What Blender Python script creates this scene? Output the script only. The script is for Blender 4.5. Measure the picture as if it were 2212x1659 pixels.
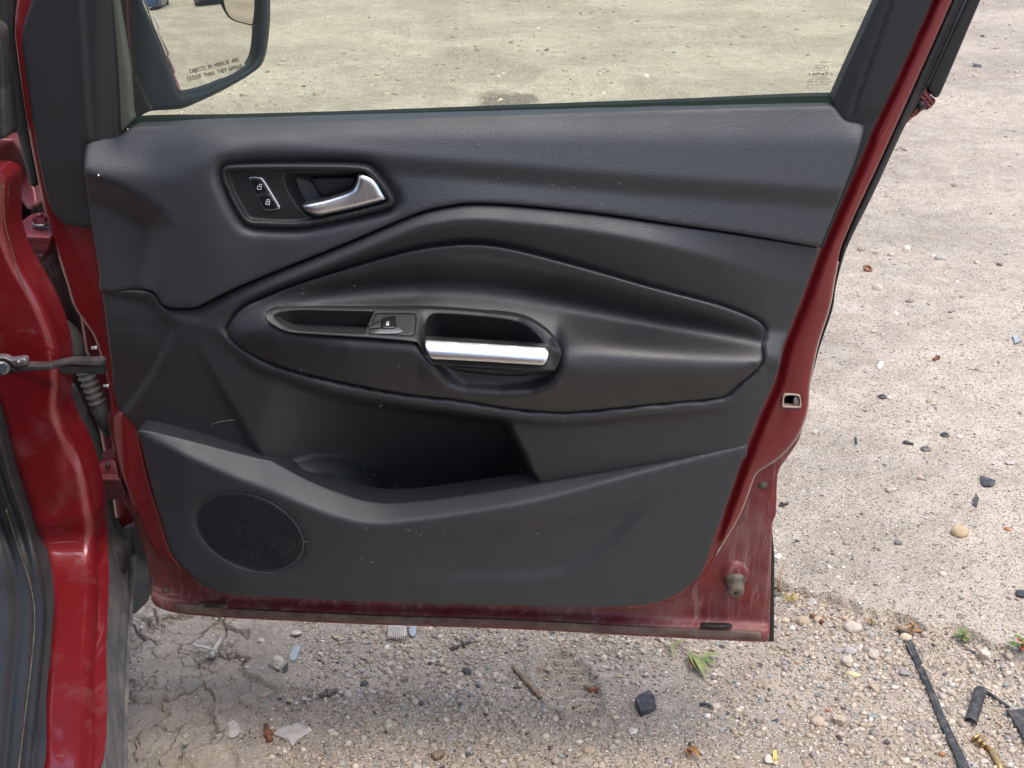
import bpy, bmesh, math, random
import numpy as np
from mathutils import Vector, Matrix
from mathutils.geometry import delaunay_2d_cdt

# ------------------------------------------------------------------ camera, sky, sun, exposure
for o in list(bpy.data.objects):
    bpy.data.objects.remove(o, do_unlink=True)
sc = bpy.context.scene
COL = sc.collection
rad = math.radians
F = 2800.0                    # focal length in units of a 2212 x 1659 picture
TH = rad(24.0); HC = 1.40     # camera pitch (down) and height
cam_d = bpy.data.cameras.new('camera'); cam = bpy.data.objects.new('camera', cam_d); COL.objects.link(cam)
cam.location = (0, 0, HC); cam.rotation_euler = (math.pi / 2 - TH, 0, 0)
cam_d.sensor_width = 36.0; cam_d.lens = F / 2212 * 36.0
cam_d.clip_start = 0.02; cam_d.clip_end = 2000
sc.camera = cam

SUN_EL, SUN_AZ = 74.0, 135.0   # azimuth clockwise from +Y (north)
world = bpy.data.worlds.new('World'); sc.world = world; world.use_nodes = True
wn = world.node_tree.nodes; wl = world.node_tree.links
bg = wn['Background']; sky = wn.new('ShaderNodeTexSky'); sky.sky_type = 'NISHITA'
sky.sun_disc = False; sky.sun_elevation = rad(SUN_EL); sky.sun_rotation = rad(SUN_AZ)
sky.air_density = 1.0; sky.dust_density = 4.0; sky.ozone_density = 1.0
hs = wn.new('ShaderNodeHueSaturation'); hs.inputs['Saturation'].default_value = 1.0
wl.new(sky.outputs[0], hs.inputs['Color']); wl.new(hs.outputs[0], bg.inputs['Color'])
bg.inputs['Strength'].default_value = 0.15
sun_d = bpy.data.lights.new('sun', 'SUN'); sun = bpy.data.objects.new('sun', sun_d); COL.objects.link(sun)
sun_d.energy = 1.0; sun_d.angle = rad(65); sun_d.color = (1.0, 0.96, 0.91)
_d = Vector((math.sin(rad(SUN_AZ)) * math.cos(rad(SUN_EL)), math.cos(rad(SUN_AZ)) * math.cos(rad(SUN_EL)), math.sin(rad(SUN_EL))))
sun.rotation_euler = _d.to_track_quat('Z', 'Y').to_euler()
sc.view_settings.view_transform = 'Standard'; sc.view_settings.look = 'None'
sc.view_settings.exposure = 1.05; sc.view_settings.gamma = 1.0
sc.view_settings.use_curve_mapping = False

random.seed(7); RNG = np.random.default_rng(7)

# ------------------------------------------------------------------ measuring: picture point -> place in the world
CT, ST = math.cos(TH), math.sin(TH)
def ray(x, y):
    u = (np.asarray(x, float) - 1106) / F; v = -(np.asarray(y, float) - 829.5) / F
    return u, CT + v * ST, -ST + v * CT
PSI = rad(4.65); D0 = 1.66
SX, SY = math.cos(PSI), -math.sin(PSI)      # along the door
NX, NY = -math.sin(PSI), -math.cos(PSI)     # out of its inner face
def DP(x, y, n):
    """point of the door: local (s, -n, z) for the plane n metres proud of the door's base plane"""
    dx, dy, dz = ray(x, y); n = np.asarray(n, float)
    t = (n + NY * D0) / (NX * dx + NY * dy)
    X, Y = t * dx, t * dy - D0
    return np.stack(np.broadcast_arrays(X * SX + Y * SY, -n, HC + t * dz), -1)
def G(x, y, z=0.0):
    dx, dy, dz = ray(x, y); t = (z - HC) / dz
    return float(t * dx), float(t * dy)
def WY(x, y, Y):
    dx, dy, dz = ray(x, y); t = np.asarray(Y, float) / dy
    return np.stack(np.broadcast_arrays(t * dx, Y, HC + t * dz), -1)

# ------------------------------------------------------------------ numpy noise
def _h(ix, iy, s):
    n = (ix.astype(np.int64) * 374761393 + iy.astype(np.int64) * 668265263 + s * 974634777) & 0x7fffffff
    n = ((n ^ (n >> 13)) * 1274126177) & 0x7fffffff
    return ((n ^ (n >> 16)) & 0xffff) / 65535.0
def vnoise(x, y, s=0):
    ix, iy = np.floor(x), np.floor(y); fx, fy = x - ix, y - iy
    fx = fx * fx * (3 - 2 * fx); fy = fy * fy * (3 - 2 * fy)
    a = _h(ix, iy, s); b = _h(ix + 1, iy, s); c = _h(ix, iy + 1, s); d = _h(ix + 1, iy + 1, s)
    return (a * (1 - fx) + b * fx) * (1 - fy) + (c * (1 - fx) + d * fx) * fy - 0.5
def fbm(x, y, s=0, o=4):
    r = 0; a = 1.0
    for i in range(o):
        r = r + a * vnoise(x * 2 ** i + 17.3 * i, y * 2 ** i - 9.1 * i, s + i); a *= 0.5
    return r
def worley(x, y, s=0):
    ix, iy = np.floor(x), np.floor(y); f1 = np.full(x.shape, 9.0); f2 = np.full(x.shape, 9.0); idn = np.zeros(x.shape)
    for ox in (-1, 0, 1):
        for oy in (-1, 0, 1):
            cx, cy = ix + ox, iy + oy
            d = np.hypot(cx + _h(cx, cy, s) - x, cy + _h(cx, cy, s + 5) - y)
            near = d < f1
            f2 = np.where(near, f1, np.minimum(f2, d)); idn = np.where(near, _h(cx, cy, s + 9), idn); f1 = np.minimum(f1, d)
    return f1, f2, idn
def sstep(a, b, x):
    t = np.clip((x - a) / (b - a), 0, 1); return t * t * (3 - 2 * t)

# ------------------------------------------------------------------ outlines
def smooth(pts, step=5.0, closed=True):
    """Catmull-Rom through the points; a point given as (x, y, 1) is a sharp corner"""
    P = [np.array(p[:2], float) for p in pts]; C = [len(p) > 2 for p in pts]; n = len(P); out = []
    for i in range(n if closed else n - 1):
        p1, p2 = P[i], P[(i + 1) % n]
        p0 = P[i - 1] if (closed or i > 0) else p1; p3 = P[(i + 2) % n] if (closed or i + 2 < n) else p2
        m1 = (p2 - p1) if C[i] else (p2 - p0) * 0.5
        m2 = (p2 - p1) if C[(i + 1) % n] else (p3 - p1) * 0.5
        L = np.linalg.norm(p2 - p1)
        m1 = m1 * min(1.0, 1.2 * L / (np.linalg.norm(m1) + 1e-9)); m2 = m2 * min(1.0, 1.2 * L / (np.linalg.norm(m2) + 1e-9))
        k = max(1, int(round(L / step)))
        for j in range(k):
            t = j / k; t2, t3 = t * t, t * t * t
            out.append(p1 * (2 * t3 - 3 * t2 + 1) + m1 * (t3 - 2 * t2 + t) + p2 * (-2 * t3 + 3 * t2) + m2 * (t3 - t2))
    if not closed: out.append(P[-1])
    return np.array(out)
def inside(px, py, poly):
    r = np.zeros(px.shape, bool); x0, y0 = poly[-1]
    for x1, y1 in poly:
        if y0 != y1:
            c = ((y1 > py) != (y0 > py)) & (px < (x0 - x1) * (py - y1) / (y0 - y1) + x1)
            r ^= c
        x0, y0 = x1, y1
    return r
def dist(px, py, poly, closed=True):
    d = np.full(px.shape, 1e9); m = len(poly)
    for i in range(m if closed else m - 1):
        ax, ay = poly[i]; bx, by = poly[(i + 1) % m]; vx, vy = bx - ax, by - ay
        t = np.clip(((px - ax) * vx + (py - ay) * vy) / (vx * vx + vy * vy + 1e-12), 0, 1)
        d = np.minimum(d, (px - ax - t * vx) ** 2 + (py - ay - t * vy) ** 2)
    return np.sqrt(d)
def sdf(px, py, poly):
    poly = np.asarray(poly, float); d = dist(px, py, poly)
    return np.where(inside(px, py, poly), d, -d)
def profile(curves, rnd=6.0):
    """relief of a panel: n along picture columns, straight between the given lines, rounded over rnd"""
    cs = []
    for line, n in curves:
        l = smooth(line, 12, False); o = np.argsort(l[:, 0]); l = l[o]
        cs.append((l[:, 0], l[:, 1], n if not isinstance(n, (list, tuple)) else np.array(n, float)))
    def f(x, y):
        Y = [np.interp(x, c[0], c[1]) for c in cs]
        N = [np.full(x.shape, float(c[2])) if np.isscalar(c[2]) else np.interp(x, c[2][:, 0], c[2][:, 1]) for c in cs]
        for i in range(1, len(Y)): Y[i] = np.maximum(Y[i], Y[i - 1] + 0.5)
        K = 7; acc = 0
        for k in range(K):
            yy = y + rnd * (2 * k / (K - 1) - 1); r = N[0].copy()
            for i in range(len(Y) - 1):
                t = np.clip((yy - Y[i]) / (Y[i + 1] - Y[i]), 0, 1); r = r + (N[i + 1] - N[i]) * t
            acc = acc + r
        return acc / K
    return f

# ------------------------------------------------------------------ objects
def link(o, parent=None):
    COL.objects.link(o)
    if parent is not None:
        while parent.parent is not None and parent.parent.parent is not None: parent = parent.parent   # thing > part > sub-part
        o.parent = parent
    return o
def mesh_obj(name, V, Fc, mat, parent=None, sm=True, label=None):
    me = bpy.data.meshes.new(name)
    me.from_pydata([tuple(map(float, v)) for v in V], [], [tuple(int(i) for i in f) for f in Fc])
    me.update()
    if sm: me.polygons.foreach_set('use_smooth', [True] * len(me.polygons))
    if mat: me.materials.append(mat)
    o = bpy.data.objects.new(name, me)
    if label: o['label'] = label
    return link(o, parent)
def empty(name, label, cat, loc=(0, 0, 0), rz=0.0, group=None):
    o = bpy.data.objects.new(name, None); o.location = loc; o.rotation_euler = (0, 0, rz); o.empty_display_size = 0.1
    o['label'] = label; o['category'] = cat
    if group: o['group'] = group
    return link(o)
def tag(o, label, cat, group=None):
    o['label'] = label; o['category'] = cat
    if group: o['group'] = group
    return o

def panel(name, outline, h, mat, parent, step=8.0, rpx=5.0, drop=0.003, back=0.015, holes=(), label=None, place=DP, dense=True):
    """a moulded piece: outline traced on the door, relief h(x, y) in metres, rounded rim, real thickness"""
    hf = h if callable(h) else (lambda x, y: np.full(x.shape, float(h)))
    B = smooth(outline, min(step, 6.0)); H = [smooth(q, min(step, 5.0)) for q in holes]
    loops = [B] + H; pts = []; edges = []
    for L in loops:
        b = len(pts); pts += [tuple(p) for p in L]; k = len(L)
        edges += [(b + i, b + (i + 1) % k) for i in range(k)]
    nb = len(pts); cand = []
    for L in loops:
        T = np.roll(L, -1, 0) - np.roll(L, 1, 0); T /= (np.linalg.norm(T, axis=1)[:, None] + 1e-9)
        Nn = np.stack([-T[:, 1], T[:, 0]], 1)
        for sg in (-1, 1):
            for fr in (0.12, 0.4, 1.0):
                cand.append(L + sg * Nn * rpx * fr)
    cand = np.concatenate(cand)
    x0, y0 = B.min(0); x1, y1 = B.max(0)
    gx, gy = np.meshgrid(np.arange(x0, x1, step), np.arange(y0, y1, step * 0.87))
    gx[1::2] += step * 0.5
    g = np.stack([gx.ravel(), gy.ravel()], 1)
    def dmin(p):
        d = np.full(len(p), 1e9)
        for L in loops: d = np.minimum(d, dist(p[:, 0], p[:, 1], L))
        return d
    def isin(p):
        r = inside(p[:, 0], p[:, 1], B)
        for L in H: r &= ~inside(p[:, 0], p[:, 1], L)
        return r
    dc = dmin(cand); keep = isin(cand) & (dc > rpx * 0.09); cand = cand[keep]; dc = dc[keep]
    okc = np.zeros(len(cand), bool)
    for fr in (0.12, 0.4, 1.0): okc |= np.abs(dc - rpx * fr) < rpx * 0.04 + 0.05
    cand = cand[okc]
    dg = dmin(g); g = g[isin(g) & (dg > rpx + step * 0.35)]
    allp = [Vector(p) for p in pts] + [Vector(p) for p in cand] + [Vector(p) for p in g]
    r = delaunay_2d_cdt(allp, edges, [], 0, 1e-4)
    P = np.array([tuple(v) for v in r[0]]); T = np.array([f for f in r[2] if len(f) == 3])
    c = P[T].mean(1); T = T[isin(c)]
    d = dmin(P); d[d < 1e-3] = 0
    n = hf(P[:, 0], P[:, 1]) - drop * (1 - np.sqrt(np.clip(1 - (1 - np.clip(d / rpx, 0, 1)) ** 2, 0, 1)))
    V = list(place(P[:, 0], P[:, 1], n))
    a = P[T]; cr = (a[:, 1, 0] - a[:, 0, 0]) * (a[:, 2, 1] - a[:, 0, 1]) - (a[:, 1, 1] - a[:, 0, 1]) * (a[:, 2, 0] - a[:, 0, 0])
    T = np.where((cr > 0)[:, None], T[:, ::-1], T)
    faces = [tuple(t) for t in T]
    if back > 0:
        for L in loops:
            nL = hf(L[:, 0], L[:, 1]) - drop; A = place(L[:, 0], L[:, 1], nL); k = len(L); b = len(V)
            Bk = A.copy()
            if place is DP: Bk[:, 1] += back
            else: Bk[:, 1] += back
            V += list(A) + list(Bk)
            ar = np.sum(L[:, 0] * np.roll(L[:, 1], -1) - np.roll(L[:, 0], -1) * L[:, 1])
            for i in range(k):
                j = (i + 1) % k; f = (b + i, b + j, b + k + j, b + k + i)
                faces.append(f)
    o = mesh_obj(name, V, faces, mat, parent, True, label)
    return o

def tube(P, R, seg=12, caps=True):
    """vertices and faces of a tube through 3-D points P with radii R"""
    P = [Vector(p) for p in P]; R = R if hasattr(R, '__len__') else [R] * len(P); V = []; Fc = []
    up = Vector((0, 0, 1)); prev = None
    for i, p in enumerate(P):
        t = (P[min(i + 1, len(P) - 1)] - P[max(i - 1, 0)]).normalized()
        a = t.cross(up if abs(t.z) < 0.95 else Vector((1, 0, 0))).normalized() if prev is None else (prev - t * prev.dot(t)).normalized()
        prev = a; b = t.cross(a)
        for k in range(seg):
            w = 2 * math.pi * k / seg; V.append(p + (a * math.cos(w) + b * math.sin(w)) * R[i])
    for i in range(len(P) - 1):
        for k in range(seg):
            q = (k + 1) % seg; Fc.append((i * seg + k, i * seg + q, (i + 1) * seg + q, (i + 1) * seg + k))
    if caps:
        Fc.append(tuple(range(seg - 1, -1, -1))); Fc.append(tuple(range((len(P) - 1) * seg, len(P) * seg)))
    return V, Fc
def boxm(c, s, M=None, bev=0.0):
    """bevelled box as vertices and faces"""
    bm = bmesh.new(); bmesh.ops.create_cube(bm, size=1.0)
    for v in bm.verts: v.co = Vector((v.co.x * s[0], v.co.y * s[1], v.co.z * s[2]))
    if bev: bmesh.ops.bevel(bm, geom=bm.edges[:], offset=bev, segments=2, affect='EDGES', profile=0.5)
    V = [(M @ v.co if M else v.co) + Vector(c) for v in bm.verts]; bm.verts.index_update()
    Fc = [tuple(v.index for v in f.verts) for f in bm.faces]; bm.free()
    return V, Fc
def join(*ms):
    V, Fc = [], []
    for v, f in ms:
        b = len(V); V += list(v); Fc += [tuple(i + b for i in q) for q in f]
    return V, Fc
def grid(P):
    """faces of a rows x cols array of points"""
    P = np.asarray(P); r, c = P.shape[:2]
    return P.reshape(-1, 3), [(i * c + j, i * c + j + 1, (i + 1) * c + j + 1, (i + 1) * c + j) for i in range(r - 1) for j in range(c - 1)]
def text_shape(s, height, shear=0.0, bold=0.0):
    cu = bpy.data.curves.new('lettering', 'FONT'); cu.body = s; cu.size = 1.0; cu.align_x = 'CENTER'; cu.align_y = 'CENTER'; cu.shear = shear; cu.offset = bold
    cu.resolution_u = 3
    o = bpy.data.objects.new('lettering', cu); COL.objects.link(o); bpy.context.view_layer.update()
    me = o.evaluated_get(bpy.context.evaluated_depsgraph_get()).to_mesh()
    V = np.array([v.co[:2] for v in me.vertices]); Fc = [tuple(p.vertices) for p in me.polygons]
    bpy.data.objects.remove(o, do_unlink=True); bpy.data.curves.remove(cu)
    return V * height / 0.7, Fc

# ------------------------------------------------------------------ materials
def mk(name):
    m = bpy.data.materials.new(name); m.use_nodes = True
    return m, m.node_tree.nodes, m.node_tree.links, m.node_tree.nodes['Principled BSDF']
def mat(name, col, rough=0.5, metal=0.0, coat=0.0, bump=None, var=0.0, varscale=8.0, spec=0.5, streak=None, dust=None, dustcol=(0.42, 0.36, 0.29), lint=0.0, rvar=0.0, coatr=0.08):
    m, N, L, b = mk(name)
    b.inputs['Base Color'].default_value = (*col, 1); b.inputs['Roughness'].default_value = rough
    b.inputs['Metallic'].default_value = metal; b.inputs['Coat Weight'].default_value = coat; b.inputs['Coat Roughness'].default_value = coatr
    b.inputs['Specular IOR Level'].default_value = spec
    tc = N.new('ShaderNodeTexCoord'); src = None
    def noise(sc_, det=4, rg=0.55):
        n = N.new('ShaderNodeTexNoise'); n.inputs['Scale'].default_value = sc_; n.inputs['Detail'].default_value = det; n.inputs['Roughness'].default_value = rg
        L.new(tc.outputs['Object'], n.inputs['Vector']); return n
    def ramp(fac, a, b_, ca=(0, 0, 0, 1), cb=(1, 1, 1, 1)):
        r = N.new('ShaderNodeValToRGB'); r.color_ramp.elements[0].position = a; r.color_ramp.elements[1].position = b_
        r.color_ramp.elements[0].color = ca; r.color_ramp.elements[1].color = cb; L.new(fac, r.inputs[0]); return r.outputs[0]
    def mixc(fac, A, B):
        x = N.new('ShaderNodeMix'); x.data_type = 'RGBA'
        for s_, v in ((0, fac), (6, A), (7, B)):
            if hasattr(v, 'is_linked') or hasattr(v, 'links'): L.new(v, x.inputs[s_])
            elif s_ == 0: x.inputs[0].default_value = v
            else: x.inputs[s_].default_value = (*v[:3], 1)
        return x.outputs[2]
    cur = col
    if var:
        n = noise(varscale); lo = tuple(c * (1 - var) for c in col); hi = tuple(min(1, c * (1 + var)) for c in col)
        cur = mixc(ramp(n.outputs[0], 0.3, 0.7), lo, hi)
    if dust:
        n1 = noise(dust[0], 8, 0.65)
        cur = mixc(ramp(n1.outputs[0], dust[1], dust[2]), cur, dustcol)
    if streak:
        mp_ = N.new('ShaderNodeMapping'); mp_.inputs['Scale'].default_value = (1, 1, 0.10); L.new(tc.outputs['Object'], mp_.inputs[0])
        n1 = N.new('ShaderNodeTexNoise'); n1.inputs['Scale'].default_value = streak[0]; n1.inputs['Detail'].default_value = 6; n1.inputs['Roughness'].default_value = 0.75; n1.inputs['Distortion'].default_value = 0.6
        L.new(mp_.outputs[0], n1.inputs['Vector']); cur = mixc(ramp(n1.outputs[0], streak[1], streak[2]), cur, dustcol)
    if lint:
        v = N.new('ShaderNodeTexVoronoi'); v.inputs['Scale'].default_value = 70; L.new(tc.outputs['Object'], v.inputs['Vector'])
        n2 = noise(9, 2); f1 = ramp(v.outputs['Distance'], 0.03, 0.06, (1, 1, 1, 1), (0, 0, 0, 1)); f2 = ramp(n2.outputs[0], 0.60, 0.66)
        mu = N.new('ShaderNodeMath'); mu.operation = 'MULTIPLY'; L.new(f1, mu.inputs[0]); L.new(f2, mu.inputs[1])
        m2 = N.new('ShaderNodeMath'); m2.operation = 'MULTIPLY'; L.new(mu.outputs[0], m2.inputs[0]); m2.inputs[1].default_value = lint
        cur = mixc(m2.outputs[0], cur, (0.5, 0.48, 0.44))
    if cur is not col: L.new(cur, b.inputs['Base Color'])
    if rvar:
        n = noise(varscale * 1.7, 5); r = N.new('ShaderNodeMapRange'); L.new(n.outputs[0], r.inputs[0])
        r.inputs[1].default_value = 0.3; r.inputs[2].default_value = 0.7; r.inputs[3].default_value = max(0.02, rough - rvar); r.inputs[4].default_value = min(1, rough + rvar)
        L.new(r.outputs[0], b.inputs['Roughness'])
    if bump:
        sc_, st, di = bump[:3]
        n = noise(sc_, 3, 0.6)
        hgt = n.outputs[0]
        if len(bump) > 3:          # leather grain: cells with soft tops
            v = N.new('ShaderNodeTexVoronoi'); v.feature = 'SMOOTH_F1'; v.inputs['Scale'].default_value = bump[3]; v.inputs['Smoothness'].default_value = 0.6
            mp = N.new('ShaderNodeMapping'); mp.inputs['Scale'].default_value = (0.55, 1, 1)
            wv = N.new('ShaderNodeVectorMath'); wv.operation = 'ADD'; w0 = N.new('ShaderNodeVectorMath'); w0.operation = 'SCALE'; w0.inputs['Scale'].default_value = 0.004
            n3 = noise(120, 2); L.new(n3.outputs['Color'], w0.inputs[0]); L.new(tc.outputs['Object'], wv.inputs[0]); L.new(w0.outputs[0], wv.inputs[1])
            L.new(wv.outputs[0], mp.inputs[0]); L.new(mp.outputs[0], v.inputs['Vector'])
            ad = N.new('ShaderNodeMath'); ad.operation = 'SUBTRACT'; L.new(n.outputs[0], ad.inputs[0]); L.new(v.outputs['Distance'], ad.inputs[1]); hgt = ad.outputs[0]
        bp = N.new('ShaderNodeBump'); bp.inputs['Strength'].default_value = st; bp.inputs['Distance'].default_value = di
        L.new(hgt, bp.inputs['Height']); L.new(bp.outputs[0], b.inputs['Normal'])
    return m
M = {}
M['soft'] = mat('soft_grained_plastic', (0.0185, 0.0218, 0.0262), 0.57, bump=(700, 0.30, 0.0007, 560), lint=0.35, rvar=0.06, spec=0.85)
M['mid'] = mat('mid_grained_plastic', (0.0128, 0.0150, 0.0182), 0.58, bump=(700, 0.30, 0.0007, 560), lint=0.3, rvar=0.06, spec=0.85)
M['arm'] = mat('armrest_vinyl', (0.0090, 0.0106, 0.0128), 0.50, bump=(650, 0.26, 0.0007, 520), lint=0.35, rvar=0.05, spec=0.8)
M['low'] = mat('lower_hard_plastic', (0.0125, 0.0158, 0.0205), 0.56, bump=(850, 0.26, 0.0006, 650), lint=0.3, rvar=0.06, spec=0.85)
M['bezel'] = mat('satin_dark_plastic', (0.020, 0.020, 0.021), 0.46, bump=(900, 0.15, 0.0003), rvar=0.05, spec=0.45, lint=0.2)
M['gloss'] = mat('gloss_black_plastic', (0.012, 0.013, 0.015), 0.22, rvar=0.05)
M['black'] = mat('black_plastic', (0.014, 0.014, 0.015), 0.5, bump=(500, 0.25, 0.0006), rvar=0.08, lint=0.3)
M['trim'] = mat('dark_pillar_trim', (0.013, 0.013, 0.015), 0.62, bump=(700, 0.2, 0.0005), lint=0.3)
M['seal'] = mat('rubber_seal', (0.015, 0.015, 0.0165), 0.6, bump=(250, 0.3, 0.001), var=0.3, varscale=20)
M['grille'] = mat('speaker_mesh_plastic', (0.036, 0.040, 0.046), 0.40, spec=0.9)
M['satin'] = mat('satin_chrome', (0.80, 0.82, 0.85), 0.27, 1.0, rvar=0.05, bump=(1200, 0.05, 0.0002))
M['alu'] = mat('brushed_aluminium', (0.72, 0.73, 0.75), 0.20, 1.0, rvar=0.04)
M['chrome'] = mat('bright_chrome', (0.80, 0.81, 0.83), 0.12, 1.0)
M['red'] = mat('red_metallic_paint', (0.165, 0.0055, 0.0085), 0.38, 0.2, 1.0, var=0.12, varscale=5, coatr=0.04, dust=(16, 0.56, 1.15), dustcol=(0.22, 0.10, 0.09))
M['red_clean'] = mat('red_paint_inner_sheet', (0.160, 0.006, 0.009), 0.42, 0.1, 0.7, var=0.12, varscale=6, coatr=0.1)
M['red_dust'] = mat('dusty_red_paint', (0.150, 0.010, 0.014), 0.55, 0.05, 0.2, dust=(9, 0.42, 1.1), streak=(85, 0.51, 0.70), dustcol=(0.27, 0.165, 0.15), var=0.25, varscale=14, coatr=0.3)
M['red_grime'] = mat('grimy_red_hinge_paint', (0.17, 0.018, 0.024), 0.5, 0.05, 0.3, dust=(30, 0.42, 0.75), dustcol=(0.085, 0.05, 0.05), var=0.2, coatr=0.25)
M['hem'] = mat('dirty_hem_paint', (0.10, 0.045, 0.04), 0.75, dust=(40, 0.35, 0.65), dustcol=(0.16, 0.13, 0.10), bump=(120, 0.5, 0.002))
M['dark'] = mat('dark_inner_panel', (0.028, 0.008, 0.010), 0.6, dust=(12, 0.45, 0.8), dustcol=(0.045, 0.035, 0.034))
M['grime'] = mat('dirty_black_plastic', (0.035, 0.034, 0.034), 0.7, dust=(22, 0.40, 0.75), dustcol=(0.11, 0.10, 0.09), bump=(90, 0.4, 0.003))
M['skirt'] = mat('weathered_grey_plastic', (0.085, 0.088, 0.092), 0.62, dust=(18, 0.42, 0.78), dustcol=(0.20, 0.185, 0.165), var=0.25, varscale=25, bump=(160, 0.4, 0.0015))
M['conduit'] = mat('dusty_rubber_conduit', (0.13, 0.12, 0.105), 0.75, var=0.2, varscale=30)
M['strap'] = mat('dusty_steel_strap', (0.055, 0.05, 0.052), 0.5, 0.4, dust=(35, 0.45, 0.8), dustcol=(0.16, 0.13, 0.12))
M['steel'] = mat('grey_steel', (0.30, 0.28, 0.28), 0.45, 0.8, var=0.2, varscale=60)
M['zinc'] = mat('bright_zinc', (0.7, 0.69, 0.64), 0.35, 0.9)
M['mirrorbase'] = mat('mirror_housing_plastic', (0.008, 0.020, 0.034), 0.6, spec=0.3, lint=0.5, bump=(600, 0.2, 0.0005))
M['cap'] = mat('dark_red_mirror_cap', (0.055, 0.006, 0.010), 0.35, 0.1, 0.5, bump=(260, 0.35, 0.001))
M['channel'] = mat('grey_green_channel', (0.085, 0.092, 0.068), 0.6)
M['beltseal'] = mat('wet_dark_belt_seal', (0.006, 0.014, 0.009), 0.7, lint=0.8, spec=0.15)
M['ink'] = mat('etched_dark_print', (0.03, 0.03, 0.028), 0.7)
M['white_ink'] = mat('pale_symbol_print', (0.75, 0.76, 0.78), 0.5)
M['rubber'] = mat('dirty_rubber_stop', (0.060, 0.052, 0.042), 0.7, dust=(60, 0.4, 0.7), dustcol=(0.22, 0.17, 0.12))
M['lens'] = mat('pale_grey_button', (0.14, 0.145, 0.15), 0.35)

def glass_mat():
    m, N, L, b = mk('green_tinted_glass')
    out = N['Material Output']; N.remove(b)
    tr = N.new('ShaderNodeBsdfTransparent'); tr.inputs[0].default_value = (0.90, 0.955, 0.81, 1)
    gl = N.new('ShaderNodeBsdfGlossy'); gl.inputs['Roughness'].default_value = 0.02; gl.inputs[0].default_value = (1, 1, 1, 1)
    fr = N.new('ShaderNodeFresnel'); fr.inputs[0].default_value = 1.5
    mx = N.new('ShaderNodeMixShader'); L.new(fr.outputs[0], mx.inputs[0]); L.new(tr.outputs[0], mx.inputs[1]); L.new(gl.outputs[0], mx.inputs[2])
    # fine dust and dried drops on the pane
    df = N.new('ShaderNodeBsdfDiffuse'); df.inputs[0].default_value = (0.55, 0.56, 0.50, 1)
    tc = N.new('ShaderNodeTexCoord'); v = N.new('ShaderNodeTexVoronoi'); v.inputs['Scale'].default_value = 260; L.new(tc.outputs['Object'], v.inputs['Vector'])
    r = N.new('ShaderNodeValToRGB'); r.color_ramp.elements[0].position = 0.10; r.color_ramp.elements[1].position = 0.22
    r.color_ramp.elements[0].color = (0.14, 0.14, 0.14, 1); r.color_ramp.elements[1].color = (0.05, 0.05, 0.05, 1); L.new(v.outputs['Distance'], r.inputs[0])
    m2 = N.new('ShaderNodeMixShader'); L.new(r.outputs[0], m2.inputs[0]); L.new(mx.outputs[0], m2.inputs[1]); L.new(df.outputs[0], m2.inputs[2])
    L.new(m2.outputs[0], out.inputs[0]); return m
M['glass'] = glass_mat()
M['spot'] = mat('spot_mirror_reflection_tint', (0.70, 0.665, 0.62), 0.02, 1.0)  # darker, pinkish colour paints in the tone of the ground it reflects
M['mirror'] = mat('mirror_silvering', (0.86, 0.87, 0.86), 0.01, 1.0)

# ------------------------------------------------------------------ ground
def fast_mesh(name, V, Q, mat_, sm=True):
    me = bpy.data.meshes.new(name); Q = np.asarray(Q); k = Q.shape[1]
    me.vertices.add(len(V)); me.vertices.foreach_set('co', np.asarray(V, np.float32).ravel())
    me.loops.add(Q.size); me.loops.foreach_set('vertex_index', Q.astype(np.int32).ravel())
    me.polygons.add(len(Q)); me.polygons.foreach_set('loop_start', np.arange(0, Q.size, k, dtype=np.int32))
    me.polygons.foreach_set('use_smooth', np.full(len(Q), sm))
    me.materials.append(mat_); me.update(calc_edges=True); return me
# edge of the old concrete slab, from behind the door to the right
SLAB = [G(*p) for p in ((1300, 1180), (1560, 1235), (1690, 1278), (1760, 1305), (1800, 1297), (1860, 1330), (1950, 1345), (2000, 1382), (2060, 1372), (2130, 1410), (2212, 1428), (2400, 1455))]
SLAB[0] = (SLAB[0][0] - 3.0, SLAB[0][1] + 0.9)
SLX = np.array([p[0] for p in SLAB]); SLY = np.array([p[1] for p in SLAB])
MUDX, MUDY = G(330, 1480)
def zones(X, Y):
    e = np.interp(X, SLX, SLY, left=SLY[0], right=SLY[-1] - 0.25)
    d = Y - e + 0.05 * fbm(X * 9, Y * 9, 40, 3) + 0.018 * fbm(X * 45, Y * 45, 41, 2)
    slab = np.where(Y < 0.4, 0, sstep(-0.001, 0.007, d))
    mud = sstep(0.30, 0.18, np.hypot((X - MUDX) / 1.0, (Y - MUDY) / 1.8) + 0.10 * fbm(X * 7, Y * 7, 44, 3))
    return slab, mud, d
FPX, FPY = G(1225, 1480)
PX0, PX1, PY0, PY1 = G(262, 1500)[0] - 0.10, G(520, 1500)[0] + 0.06, G(300, 1659)[1] - 0.10, G(300, 1335)[1] + 0.12
RUT = [G(x, y) for x, y in ((560, 45), (700, 62), (900, 105), (1106, 150), (1250, 178), (1456, 205), (1700, 218))]
RUTX = np.array([p[0] for p in RUT]); RUTY = np.array([p[1] for p in RUT])
OILX, OILY = G(1085, 212)
def mud_patch(X, Y):        # 1 where the separate sheet of dried mud lies
    return sstep(0.0, 0.03, np.minimum(np.minimum(X - PX0, PX1 - X), np.minimum(Y - PY0, PY1 - Y)) - 0.055 + 0.09 * fbm(X * 14, Y * 14, 140, 3))
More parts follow.
